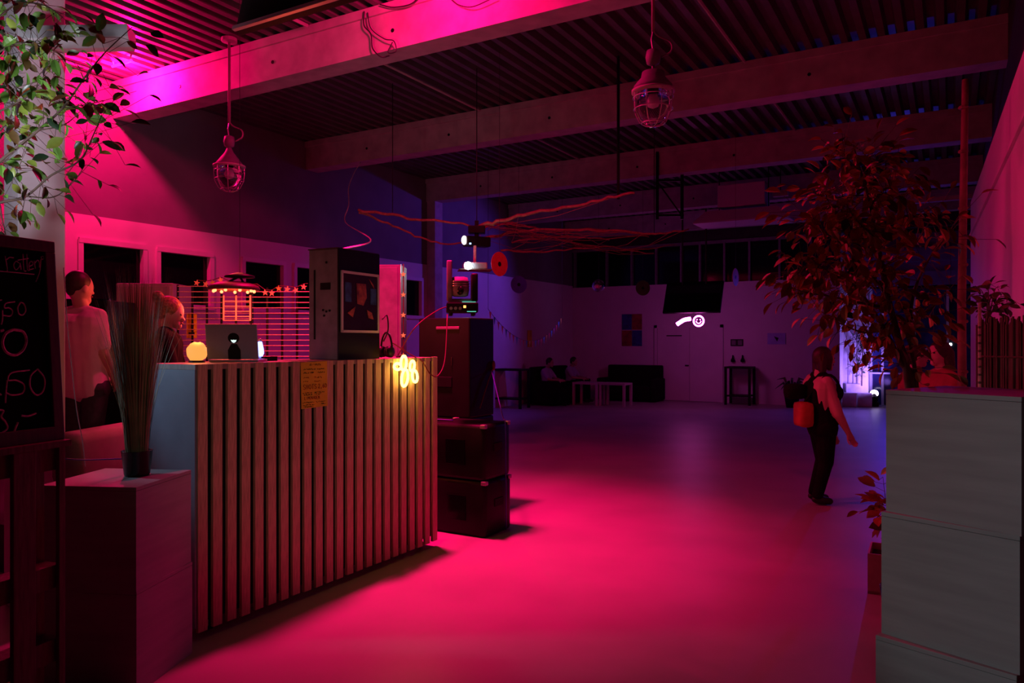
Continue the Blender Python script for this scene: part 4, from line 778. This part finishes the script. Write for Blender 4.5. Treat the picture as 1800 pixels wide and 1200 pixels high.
for k, (dx, r, hh, mt, lab) in enumerate(((-.12, .045, .10, 'chrome', 'round chrome jar left on the low black counter'), (-.02, .03, .13, 'glass', 'clear drinking glass on the low black counter'), (.05, .028, .11, 'glass', 'clear drinking glass right on the low black counter'))):
    g = c+RT*dx+Vector((0, 0, .995)); t = thing('glass_jar', g, lab, 'glass'); P('body', mt, t, lambda m: m.lathe(g, [(r*.8, 0), (r, .01), (r, hh), (r*.92, hh), (r*.85, .015), (0, .012)], 16), True); P('rim', 'chrome', t, lambda m: m.tube([g+Vector((r*math.cos(a), r*math.sin(a), hh)) for a in [i*math.pi/8 for i in range(17)]], .004, 5, False))
# white tall cupboard with red garland at its edge
c = dirp(672)*8.0; c.z = .35 if c.x < -5.05 and 2.9 < c.y < 6.7 else 0
zt = CH+(600-465)/FPX*7.8-c.z; t = boxthing('white_cupboard', 'tall white cupboard behind the grey cabinet on the bar', 'cupboard', c, (.46, .4, zt), 'cab_grey', YAW, .006); P('door', 'cab_grey', t, lambda m: m.box(c+RZ(YAW)@Vector((-.01, -.21, zt/2)), (.41, .02, zt-.06), RZ(YAW), .004)); P('edge_strip', 'grey_metal', t, lambda m: m.box(c+RZ(YAW)@Vector((.222, -.205, zt/2)), (.012, .03, zt), RZ(YAW)))
def star(r): return [((r if k % 2 == 0 else r*.42)*math.sin(k*math.pi/5), (r if k % 2 == 0 else r*.42)*math.cos(k*math.pi/5)) for k in range(10)]
gc = c+RZ(YAW)@Vector((.25, -.18, 0)); t = thing('star_garland', gc+Vector((0, 0, zt)), 'vertical red star garland on the edge of the white cupboard', 'garland'); P('string', 'cable_red', t, lambda m: m.tube([gc+Vector((0, 0, zt+.01)), gc+Vector((0, 0, .9))], .006))
for k in range(6): P('star', 'star_red', t, lambda m: m.prism(star(.03), lambda x, y, d: gc+RT*x-FW*(d+.01)+Vector((0, 0, y+zt-.1-k*.21)), 0, .004))
# wire grid panels
def grid(pa, pb, d, lab, y0, uprights):
    a, b2 = dirp(pa)*d, dirp(pb)*d; zt_ = CH+(600-y0)/FPX*d; z0 = .36; t = thing('grid_panel', (a+b2)/2+Vector((0, 0, z0)), lab, 'grid panel', 'black wire grid panels'); m = MB(); z = z0+.03
    while z < zt_: m.tube([a+Vector((0, 0, z)), b2+Vector((0, 0, z))], .0042, 5); z += .0525
    m.build('wires', 'rope', t)  # tan tone stands in for lamp glow on the black wires
    for k in range(uprights): p = a+(b2-a)*k/(uprights-1)+FW*.008; P('upright', 'black', t, lambda m: m.tube([p+Vector((0, 0, z0-.01)), p+Vector((0, 0, zt_+.01))], .011, 6))
grid(312, 440, 7.35, 'left wire grid panel behind the laptop', 502, 6); grid(443, 548, 7.35, 'right wire grid panel beside the grey cabinet', 507, 5)
t = thing('lit_grid_part', W(416, 540, 6.9), 'lamplit part of the wire grid under the red bulb hoop', 'rack'); p0 = W(392, 563, 6.9)
for px in (393, 415, 440): P('rod', 'star_paper', t, lambda m: m.tube([W(px, 563, 6.9), W(px, 519, 6.9)], .008, 6))  # brightest stretch of the grid, lamp glow put into the orange colour
for py in (529, 538, 547, 556, 563): P('rod', 'star_paper', t, lambda m: m.tube([W(393, py, 6.9), W(440, py, 6.9)], .004, 5))
P('hook', 'star_paper', t, lambda m: [m.tube([W(px, 563, 6.9), W(px, 563, 7.34)], .005, 5) for px in (393, 440)])
pos = W(337, 573, 7.45); t = thing('yellow_poster', pos, 'small yellow poster with a dark mask behind the left grid', 'poster'); P('sheet', 'paper_yellow', t, lambda m: m.box(pos, (.10, .006, .24), RZ(YAW))); P('print', 'ink', t, lambda m: (m.ball(pos-FW*.004, (.03, .003, .035)), m.box(pos-FW*.004-Vector((0, 0, .07)), (.06, .003, .02), RZ(YAW)))); P('hanger', 'cable', t, lambda m: m.tube([pos, W(337, 573, 7.40)], .004))
# star garland over the grids
pts = [(346, 497), (362, 499), (374, 497), (388, 492), (402, 498), (430, 505), (452, 504), (466, 514), (478, 515), (490, 507), (505, 508), (520, 510), (534, 504), (541, 503)]
t = thing('star_garland', W(440, 505, 7.25), 'horizontal garland of paper stars along the top of the wire grids', 'garland'); P('string', 'cable_red', t, lambda m: m.tube([W(a, b2-5, 7.26) for a, b2 in pts], .004, 5))
for k, (a, b2) in enumerate(pts):
    if k in (4, 5, 6, 13): continue
    pc_ = W(a, b2, 7.24); an = rnd.uniform(-.4, .4); P('star', 'star_gold' if k in (2, 9) else 'star_paper', t, lambda m: m.prism([(x*math.cos(an)-y*math.sin(an), x*math.sin(an)+y*math.cos(an)) for x, y in star(.033)], lambda x, y, d: pc_+RT*x-FW*d+Vector((0, 0, y)), 0, .004))
# hoop lamp with red bulbs
hc = W(411, 500, 6.4); t = thing('hoop_lamp', hc, 'black round hoop lamp with small glowing red bulbs', 'lamp')
P('hoop', 'frame_dark', t, lambda m: m.lathe(hc, [(.12, .02), (.20, -.01), (.215, -.035), (.20, -.05), (.13, -.03)], 28), True); P('upper_disc', 'black', t, lambda m: m.lathe(hc+RT*.05, [(.03, .10), (.12, .075), (.125, .06), (.05, .055)], 20), True)
P('stem', 'black', t, lambda m: (m.tube([hc+RT*.05+Vector((0, 0, .08)), hc+RT*.05+Vector((0, 0, ZT-hc.z))], .002), m.tube([hc+Vector((-.12, 0, .01)), hc+RT*.05+Vector((0, 0, .07)), hc+Vector((.12, 0, .01))], .01)))
for k in range(9):
    a = k*2*math.pi/9+.3; p = hc+Vector((.165*math.cos(a), .165*math.sin(a), -.055)); P('bulb', 'bulb_red', t, lambda m: m.ball(p, .014, 10, 8), True)
light('hoop_glow', 'POINT', hc-Vector((0, 0, .12)), 45, (1, .10, .04), .12)
light('hoop_glow_rear', 'POINT', hc+Vector((0, 0, .2)), 3, (1, .10, .06), .12)

# ================================================================== far end furniture
def table(px0, px1, Y, hh, lab, mat='black', dep=.6, shelf=True, name='high_table', grp=None):
    X0, X1 = XY(px0, Y), XY(px1, Y); t = thing(name, ((X0+X1)/2, Y+dep/2, 0), lab, 'table', grp)
    P('top', mat, t, lambda m: m.b(X0, X1, Y, Y+dep, hh-.05, hh))
    for x in (X0+.03, X1-.03):
        for y in (Y+.03, Y+dep-.03): P('leg', mat, t, lambda m: m.b(x-.03, x+.03, y-.03, y+.03, 0, hh-.05))
    if shelf: P('shelf', mat, t, lambda m: m.b(X0+.06, X1-.06, Y+.02, Y+dep-.02, .22, .26))
table(1273, 1319, 20.3, 1.02, 'black high table by the far wall right of the door'); table(866, 915, 16.4, 1.0, 'dark high table standing left of the dark sofas', dep=.5)
table(1006, 1050, 18.3, .60, 'left of two pale low tables before the sofas', 'table_white', .55, False, 'low_table', 'pale low tables'); table(1053, 1098, 18.35, .60, 'right of two pale low tables before the sofas', 'table_white', .55, False, 'low_table', 'pale low tables')
def sofa(c, ang, wd, lab):
    c = Vector(c); q_ = RZ(ang); t = thing('dark_sofa', c, lab, 'sofa', 'dark sofas at the far end')
    for nm, p, s in (('seat', (0, -.02, .22), (wd-.3, .8, .40)), ('backrest', (0, .36, .52), (wd-.1, .2, .94)), ('armrest', (-wd/2+.08, 0, .32), (.18, .86, .62)), ('armrest', (wd/2-.08, 0, .32), (.18, .86, .62))): P(nm, 'sofa_dark', t, lambda m: m.box(c+q_@Vector((p[0], p[1], p[2]+.02)), s, q_, .05), True)
X0 = (XY(1070, 20.4)+XY(1149, 20.4))/2; sofa((X0, 20.4, 0), 0, 1.75, 'dark sofa against the far wall under the four panel picture'); s2 = Vector((-9.25, 18.6, 0)); sofa(s2, R_(90), 2.1, 'dark sofa along the left wall with two people')
# wall things on the far wall
def FWp(px, py): return Vector((XY(px, YF), YF-.012, ZY(px, py, YF)))
c = FWp(1111, 580); t = thing('four_panel_picture', c, 'dark four panel picture on the far wall', 'picture')
for k, (dx, dz) in enumerate(((-.16, .24), (.16, .24), (-.16, -.24), (.16, -.24))): P('panel', ('poster_blue2', 'poster_red2', 'poster_red2', 'poster_blue2')[k], t, lambda m: m.box(c+Vector((dx, 0, dz)), (.30, .02, .46), 0))
for k, (px, lab) in enumerate(((1290, 'left small black frame above the far high table'), (1301, 'right small black frame above the far high table'))):
    c = FWp(px, 602); t = thing('picture_frame', c, lab, 'picture'); P('frame', 'black', t, lambda m: m.box(c, (.17, .02, .19), 0)); P('print', 'grey_wall', t, lambda m: m.box(c-Vector((0, .011, 0)), (.11, .004, .13), 0))
for px, lab in ((1289, 'left dark bottle lamp on the wall above the far high table'), (1306, 'right dark bottle lamp on the wall above the far high table')):
    c = FWp(px, 634)-Vector((0, .05, 0)); t = tag(MB().lathe(c-Vector((0, 0, .03)), [(.05, 0), (.055, .05), (.02, .12), (.015, .19), (0, .19)], 12).build('wall_bottle', 'black'), lab, 'bottle')
c = FWp(1365, 595); t = thing('wall_sign', c, 'pale blue sign with a dark arrow shape on the far wall', 'sign'); P('plate', 'paper_blue', t, lambda m: m.box(c, (.46, .02, .30), 0)); P('mark', 'black', t, lambda m: m.prism([(-.06, .06), (.06, .02), (.02, -.08)], lambda x, y, d: c+Vector((x, -.011-d, y)), 0, .003))
c = Vector((XL+.02, YX(930, XL), ZX(930, 595, XL))); tag(MB().box(c, (.02, .22, .46), 0, .004).build('yellow_tag', 'yellow'), 'small bright yellow tag on the left wall below the bunting', 'tag')
# bunting
pa, pb = W(858, 543, 12.5), W(988, 556, 17.5); bp_ = [pa.lerp(pb, k/24)-Vector((0, 0, .55*4*(k/24)*(1-k/24))) for k in range(25)]
t = thing('bunting', pa, 'string of small coloured pennants before the violet left wall', 'bunting'); P('string', 'cable', t, lambda m: m.tube(bp_, .004, 4)); fx = (pb-pa); fx.z = 0; fx.normalize()
for k in range(24): p = bp_[k].lerp(bp_[k+1], .5); P('pennant', ('flag_red', 'flag_teal', 'flag_pink', 'flag_red', 'flag_teal', 'flag_yellow')[k % 6], t, lambda m: m.prism([(-.055, 0), (.055, 0), (0, -.15)], lambda x, y, d: p+fx*x+Vector((0, d, y)), 0, .003))
for e_ in (pa, pb): P('tie', 'cable', t, lambda m: m.tube([e_, Vector((e_.x, e_.y, ZT))], .003, 4))

# ================================================================== people
def remesh(o, vox, it):
    r = o.modifiers.new('join', 'REMESH'); r.mode = 'VOXEL'; r.voxel_size = vox; r.use_smooth_shade = True
    s = o.modifiers.new('soft', 'SMOOTH'); s.factor = .5; s.iterations = it
    return o
def hand(m, wr, d, n, curl, s=1.0):
    """palm and five fingers; d pointing down the hand, n = palm normal"""
    d = d.normalized(); n = (n-d*n.dot(d)).normalized(); x = d.cross(n)
    for k in (-1, 0, 1): m.cap(wr+x*.018*k*s, wr+d*.075*s+x*.024*k*s, .015*s, .0135*s)
    for k, L in ((-1.5, .062), (-.5, .078), (.5, .082), (1.5, .072)):
        p = wr+d*.085*s+x*.0185*k*s
        for j in range(3):
            dd = (d*math.cos(curl*(j+.4))+n*math.sin(curl*(j+.4))).normalized(); p2 = p+dd*L*s*(.46, .32, .24)[j]; m.cap(p, p2, (.0092-.0008*j)*s, (.0084-.0008*j)*s); p = p2
    p = wr+d*.025*s+x*.024*s
    for j, L in enumerate((.045, .032, .026)):
        dd = (d*.75+x*(.75-.3*j)+n*(.25+.25*j)).normalized(); p2 = p+dd*L*s; m.cap(p, p2, (.0125-.0015*j)*s, (.011-.0015*j)*s); p = p2
def figure(label, origin, ang, J, top, bottom, hair, skin='skin', vox=.009, sleeves='short', hairfn=None, extra=None, shoes='shoe', legs=True, curl=.35):
    """J: joints in local metres (x right, y away, z up); ang turns local to world"""
    O = Vector(origin); q_ = RZ(ang)
    G = {k: O+q_@Vector(v) for k, v in J.items() if len(v) == 3}; dirw = lambda v: (q_@Vector(v)).normalized()
    t = thing('person', O, label, 'person')
    face = dirw(J['face']); H = G['head']; s = J.get('s', (1, 0, 0))[0]; upv = Vector((0, 0, 1)); fl = Vector((face.x, face.y, 0)).normalized(); sd_ = fl.cross(upv)
    hm = frame_from(face)      # x forward
    m = MB(); m.ball(H+face*.005, (.098*s, .076*s, .112*s), 16, 12, hm); m.cap(H-upv*.05*s+face*.03*s, H-upv*.088*s+face*.058*s, .05*s, .034*s)
    m.cap(H+face*.09*s+upv*.005, H+face*.108*s-upv*.025*s, .009*s, .014*s)
    for e in (-1, 1): m.ball(H+sd_*.076*s*e-upv*.012-face*.01, (.022*s, .010*s, .034*s), 8, 6, hm)
    m.cap(G['neck'], H-upv*.06-face*.012, .056*s, .052*s)
    sl, sr, hl, hr = G['sl'], G['sr'], G['hl'], G['hr']; nk = G['neck']; sc2 = (sl+sr)/2; hc2 = (hl+hr)/2
    tr = J.get('t', (1, 0, 0))[0]
    def torso(m, e, tank=False):
        kk = .6 if tank else .38; ks = .5 if tank else 0
        for a, b2 in ((sl, hl), (sr, hr)):
            i = a.lerp(sc2, kk)-upv*(.09 if tank else .06); j = b2.lerp(hc2, .25); w_ = i.lerp(j, .55).lerp(sc2.lerp(hc2, .55), .2); m.cap(i, w_, .105*tr+e, .094*tr+e); m.cap(w_, j, .094*tr+e, .108*tr+e)
        m.cap(sc2-upv*.1, hc2, .115*tr+e, .11*tr+e); [m.cap(v_.lerp(nk, ks), nk-upv*.04-(upv*.03 if tank else upv*0), .052+e*.6, .055+e*.4) for v_ in (sl, sr)]
        if 'bust' in J: m.ball(G['bust'], .085+e)
        if 'belly' in J: m.ball(G['belly'], .11+e)
    torso(m, 0)
    for S in 'lr':
        m.cap(G['s'+S], G['e'+S], .050*s*J.get('arm', (1,))[0], .042*s*J.get('arm', (1,))[0]); m.cap(G['e'+S], G['w'+S], .042*s*J.get('arm', (1,))[0], .027*s); hand(m, G['w'+S], G['w'+S]-G['e'+S]+Vector((0, 0, -.02)), dirw(J.get('palm'+S, (0, -1, 0))), curl, s*.95)
        if legs: m.cap(G['h'+S], G['k'+S], .086*s, .056*s); m.cap(G['k'+S], G['k'+S].lerp(G['a'+S], .35), .056*s, .058*s); m.cap(G['k'+S].lerp(G['a'+S], .35), G['a'+S], .058*s, .038*s); m.cap(G['a'+S]-upv*.03, G['f'+S], .036, .026)
    remesh(m.build('body', skin, t, True), vox, 3)
    def cloth(nm, mat, fn, it=4): mb = MB(); fn(mb); return remesh(mb.build(nm, mat, t, True), max(vox, .009), it)
    def topf(m):
        torso(m, .014, sleeves == 'none')
        if sleeves != 'none':
            for S in 'lr':
                e = G['e'+S] if sleeves == 'long' else G['s'+S].lerp(G['e'+S], .78); m.cap(G['s'+S], e, .062, .056)
                if sleeves == 'long': m.cap(G['e'+S], G['w'+S], .052, .040)
        if 'hem' in J: m.cap(hl, hl-upv*.06, .125*tr, .12*tr); m.cap(hr, hr-upv*.06, .125*tr, .12*tr)
    cloth('top', top, topf)
    if legs:
        def bot(m):
            m.cap(hl, hr, .112*tr, .112*tr)
            for S in 'lr': m.cap(G['h'+S], G['k'+S], .100*tr, .075); m.cap(G['k'+S], G['a'+S]+upv*.01, .070, .056)
        cloth('trousers', bottom, bot)
        for S in 'lr': cloth('shoe', shoes, lambda m: (m.cap(G['a'+S]-upv*.035, G['f'+S]+upv*.004, .046, .036), m.cap(G['a'+S]-upv*.045-(G['f'+S]-G['a'+S]).normalized()*.03, G['f'+S], .034, .03)), 2)
    else: cloth('trousers', bottom, lambda m: [(m.cap(G['h'+S], G['k'+S], .10, .075), m.cap(G['k'+S], G['a'+S], .07, .055)) for S in 'lr'])
    def hairdef(m):
        m.ball(H-face*.016+upv*.022, (.104*s, .088*s, .108*s), 16, 12, hm); m.cap(H-face*.06-upv*.04, H-face*.05+upv*.02, .06*s, .075*s)
    hm_o = MB(); (hairfn or hairdef)(hm_o) if not hairfn else hairfn(hm_o, H, face, sd_, s, hm); remesh(hm_o.build('hair', hair, t, True), .009, 2)
    for e in (-1, 1): MB().ball(H+face*.086*s+sd_*.032*e*s+upv*.012*s, (.011, .014, .008), 8, 6, hm).build('eye', 'eye', t, True)
    MB().ball(H+face*.093*s-upv*.055*s, (.010, .024, .008), 8, 6, hm).build('mouth', 'lip', t, True)
    if extra: extra(t, G, dirw)
    return t
# man in a pale T-shirt behind the bar, seen from behind, head turned right
Dm = 5.75; o = dirp(150)*Dm; o.z = .35; s_ = Dm/FPX
def pz(py, d=Dm): return CH-(py-600)/FPX*d-.35
def pxx(px, c=150, d=Dm): return (px-c)/FPX*d
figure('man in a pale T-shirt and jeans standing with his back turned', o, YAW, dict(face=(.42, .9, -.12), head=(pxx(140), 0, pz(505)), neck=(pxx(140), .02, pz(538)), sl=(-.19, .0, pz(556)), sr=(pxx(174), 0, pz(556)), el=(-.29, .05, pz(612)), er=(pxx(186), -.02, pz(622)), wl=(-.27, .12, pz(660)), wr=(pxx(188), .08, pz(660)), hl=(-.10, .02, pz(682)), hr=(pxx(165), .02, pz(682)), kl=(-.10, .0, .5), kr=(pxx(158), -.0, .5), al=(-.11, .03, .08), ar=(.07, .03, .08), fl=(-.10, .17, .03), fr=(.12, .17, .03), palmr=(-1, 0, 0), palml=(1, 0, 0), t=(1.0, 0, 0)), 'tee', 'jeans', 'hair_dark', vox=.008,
 hairfn=lambda m, H, f, sd_, s, hm: (m.ball(H-f*.016+Vector((0, 0, .03)), (.098, .084, .098), 16, 12, hm), m.cap(H-f*.055-Vector((0, 0, .03)), H-f*.04+Vector((0, 0, .03)), .05, .07)))
# woman with a bun behind the bar
Dw = 6.0; o = dirp(296)*Dw; o.z = .35
def pz2(py): return CH-(py-600)/FPX*Dw-.35
def x2(px): return (px-296)/FPX*Dw
def bun(m, H, f, sd_, s, hm):
    m.ball(H-f*.018+Vector((0, 0, .022)), (.104, .088, .106), 16, 12, hm); m.ball(H-f*.10+Vector((0, 0, .085)), (.05, .046, .052)); m.cap(H-f*.09+Vector((0, 0, .06)), H-f*.12-Vector((0, 0, .09)), .03, .014)
figure('woman with a blond bun and dark top looking down behind the bar', o, YAW, dict(face=(.88, .25, -.34), head=(x2(300), 0, pz2(549)), neck=(x2(291), .0, pz2(575)), sl=(x2(284), .14, pz2(590)), sr=(x2(298), -.12, pz2(590)), el=(x2(300), .2, pz2(660)), er=(x2(318), -.14, pz2(650)), wl=(x2(345), .15, pz2(665)), wr=(x2(352), -.06, pz2(662)), hl=(-.02, .09, pz2(702)), hr=(-.02, -.09, pz2(702)), kl=(.04, .09, .5), kr=(0, -.09, .5), al=(-.02, .09, .08), ar=(-.04, -.09, .08), fl=(.12, .1, .03), fr=(.1, -.1, .03), s=(.96, 0, 0), t=(.95, 0, 0)), 'cloth_black', 'cloth_black', 'hair_blond', vox=.009, sleeves='long', hairfn=bun)
# walking woman with orange backpack
Dk = FPX*CH/(884-600); o = dirp(1440)*Dk
X = lambda px: (px-1440)/FPX*Dk
Z = lambda py: CH-(py-600)/FPX*Dk
def bob(m, H, f, sd_, s, hm):
    m.ball(H-f*.022+Vector((0, 0, .02)), (.108, .096, .108), 16, 12, hm)
    for k in (-1, 0, 1): m.cap(H-f*.045+sd_*.055*k, H-f*.06+sd_*.062*k-Vector((0, 0, .13)), .055, .036)
    m.cap(H+f*.02+sd_*.07, H+f*.01+sd_*.075-Vector((0, 0, .10)), .03, .02); m.cap(H+f*.02-sd_*.07, H+f*.01-sd_*.075-Vector((0, 0, .10)), .03, .02)
def bag(t, G, dw):
    c = Vector(o)+CAMM@Vector((X(1409), -.05, Z(727))); m = MB(); m.box(c, (.15, .24, .26), CAMM, .05); m.build('backpack', 'bag_orange', t, True)['label'] = 'small orange red backpack'
    MB().tube(curve([c+Vector((0, 0, .11)), G['sr']+Vector((0, 0, .07))-dw((0, 1, 0))*.02, G['sr']-Vector((0, 0, .14))+dw((1, 0, 0))*.1-dw((0, 1, 0))*.06, c-Vector((0, 0, .08))], 6), .014, 6).build('bag_strap', 'cloth_black', t, True)
    MB().box(Vector(o)+CAMM@Vector((X(1402), .06, Z(688))), (.22, .2, .16), CAMM, .06).build('jacket_bundle', 'cloth_black', t, True)['label'] = 'dark jacket tied at her back'
figure('woman in a black sleeveless top walking to the right with an orange backpack', o, YAW, dict(face=(.97, .18, -.1), head=(X(1449), 0, Z(630)), neck=(X(1441), 0, Z(655)), sl=(X(1437), .16, Z(668)), sr=(X(1443), -.15, Z(669)), el=(X(1458), .22, Z(722)), er=(X(1459), -.20, Z(725)), wl=(X(1475), .2, Z(760)), wr=(X(1478), -.18, Z(757)), hl=(X(1447), .09, Z(752)), hr=(X(1444), -.09, Z(752)), kl=(X(1452), .09, Z(808)), kr=(X(1446), -.09, Z(810)), al=(X(1437), .1, .09), ar=(X(1431), -.09, .09), fl=(X(1458), .1, .035), fr=(X(1452), -.09, .035), bust=(X(1464), -.02, Z(690)), belly=(X(1455), 0, Z(735)), t=(1.16, 0, 0), arm=(1.2, 0, 0), s=(1.04, 0, 0), palmr=(.3, -.9, 0)), 'cloth_black', 'cloth_black', 'hair_dark', vox=.008, sleeves='none', hairfn=bob, extra=bag)
# two people behind the rust tree
Dp = 7.4; o = dirp(1652)*Dp; X = lambda px: (px-1652)/FPX*Dp; Z = lambda py: CH-(py-600)/FPX*Dp
def longhair(m, H, f, sd_, s, hm):
    m.ball(H-f*.02+Vector((0, 0, .022)), (.11, .095, .108), 16, 12, hm)
    for k in (-1, 0, 1): m.cap(H-f*.05+sd_*.06*k, H-f*.08+sd_*.07*k-Vector((0, 0, .2)), .06, .04)
figure('dark haired person in a red lit top behind the rust tree', o, YAW, dict(face=(-.95, -.25, -.05), head=(X(1650), 0, Z(621)), neck=(X(1655), 0, Z(646)), sl=(X(1650), .18, Z(664)), sr=(X(1660), -.16, Z(664)), el=(-.12, .24, 1.08), er=(-.05, -.24, 1.08), wl=(-.25, .1, 1.05), wr=(-.22, -.12, 1.05), hl=(0, .09, .9), hr=(0, -.09, .9), kl=(-.02, .1, .5), kr=(-.02, -.1, .5), al=(0, .1, .08), ar=(0, -.1, .08), fl=(-.14, .1, .03), fr=(-.14, -.1, .03)), 'cloth_red', 'cloth_black', 'hair_dark', vox=.012, sleeves='long', hairfn=longhair)
o = dirp(1612)*8.1; X = lambda px: (px-1612)/FPX*8.1; Z = lambda py: CH-(py-600)/FPX*8.1
figure('shorter haired person facing the other behind the rust tree', o, YAW, dict(face=(.95, -.2, -.05), head=(X(1613), 0, Z(625)), neck=(X(1608), 0, Z(648)), sl=(X(1606), .18, Z(664)), sr=(X(1606), -.18, Z(664)), el=(.1, .24, 1.08), er=(.05, -.24, 1.08), wl=(.12, .2, .9), wr=(.08, -.22, .88), hl=(0, .09, .9), hr=(0, -.09, .9), kl=(.02, .1, .5), kr=(.02, -.1, .5), al=(0, .1, .08), ar=(0, -.1, .08), fl=(.14, .1, .03), fr=(.14, -.1, .03)), 'cloth_red', 'cloth_black', 'hair_dark', vox=.012)
# two people seated on the left sofa at the far end
def seated(px, Y, lab, mat):
    d = onY(px, Y); o = dirp(px)*d; zt_ = 1.24
    figure(lab, o, R_(90), dict(face=(0, -1, -.25), head=(0, .02, zt_-.11), neck=(0, .1, zt_-.25), sl=(.18, .12, zt_-.33), sr=(-.18, .12, zt_-.33), el=(.22, -.05, .68), er=(-.22, -.05, .68), wl=(.1, -.28, .66), wr=(-.1, -.28, .66), hl=(.1, .12, .53), hr=(-.1, .12, .53), kl=(.12, -.33, .53), kr=(-.12, -.33, .53), al=(.12, -.36, .09), ar=(-.12, -.36, .09), fl=(.12, -.5, .03), fr=(-.12, -.5, .03)), mat, 'cloth_black', 'hair_dark', 'skin_dark', vox=.015)
seated(968, 18.0, 'seated person in a bluish shirt left of two on the far sofa', 'cloth_blue'); seated(1010, 19.3, 'seated person in a bluish shirt right of two on the far sofa', 'cloth_blue')
# lamp bodies added for the unseen fill spots, all out of frame
t = thing('added_spot_lamp', LAMPW, 'unseen cool white spotlight added for the branches and column', 'lamp'); ld = (Vector((-4.7, 2.5, 3.2))-LAMPW).normalized(); P('can', 'black', t, lambda m: m.lathe(LAMPW-ld*.22, [(.05, 0), (.07, .2)], 14, ld.to_track_quat('Z', 'Y').to_matrix())); P('pole', 'black', t, lambda m: m.tube([LAMPW-ld*.2, Vector((LAMPW.x, LAMPW.y-.2, 0))], .018))
t = thing('added_low_lamp', LAMPE, 'unseen small cool lamp added for the bar end panel', 'lamp'); le = (Vector((-3.85, 2.79, 1.1))-LAMPE).normalized(); P('can', 'black', t, lambda m: m.lathe(LAMPE-le*.14, [(.04, 0), (.05, .12)], 14, le.to_track_quat('Z', 'Y').to_matrix())); P('pole', 'black', t, lambda m: m.tube([LAMPE-le*.13, Vector((LAMPE.x-.12, LAMPE.y-.1, 0))], .014))
for L_, lab, tgt in ((LAMPC, 'unseen cool spotlight on a stand added for the right crates', Vector((.22, 3.3, .9))), (LAMPB, 'unseen warm spotlight on a stand added for the bar front', Vector((-3.66, 3.6, 1.4)))):
    dd_ = (tgt-L_).normalized(); t = thing('added_stand_lamp', Vector((L_.x, L_.y-.15, 0)), lab, 'lamp'); P('can', 'black', t, lambda m: m.lathe(L_-dd_*.2, [(.05, 0), (.065, .17)], 14, dd_.to_track_quat('Z', 'Y').to_matrix())); P('pole', 'black', t, lambda m: m.tube([L_-dd_*.19, Vector((L_.x, L_.y-.17, 0))], .014)); P('foot', 'black', t, lambda m: m.lathe((L_.x, L_.y-.17, 0), [(.14, 0), (.14, .02)], 16))
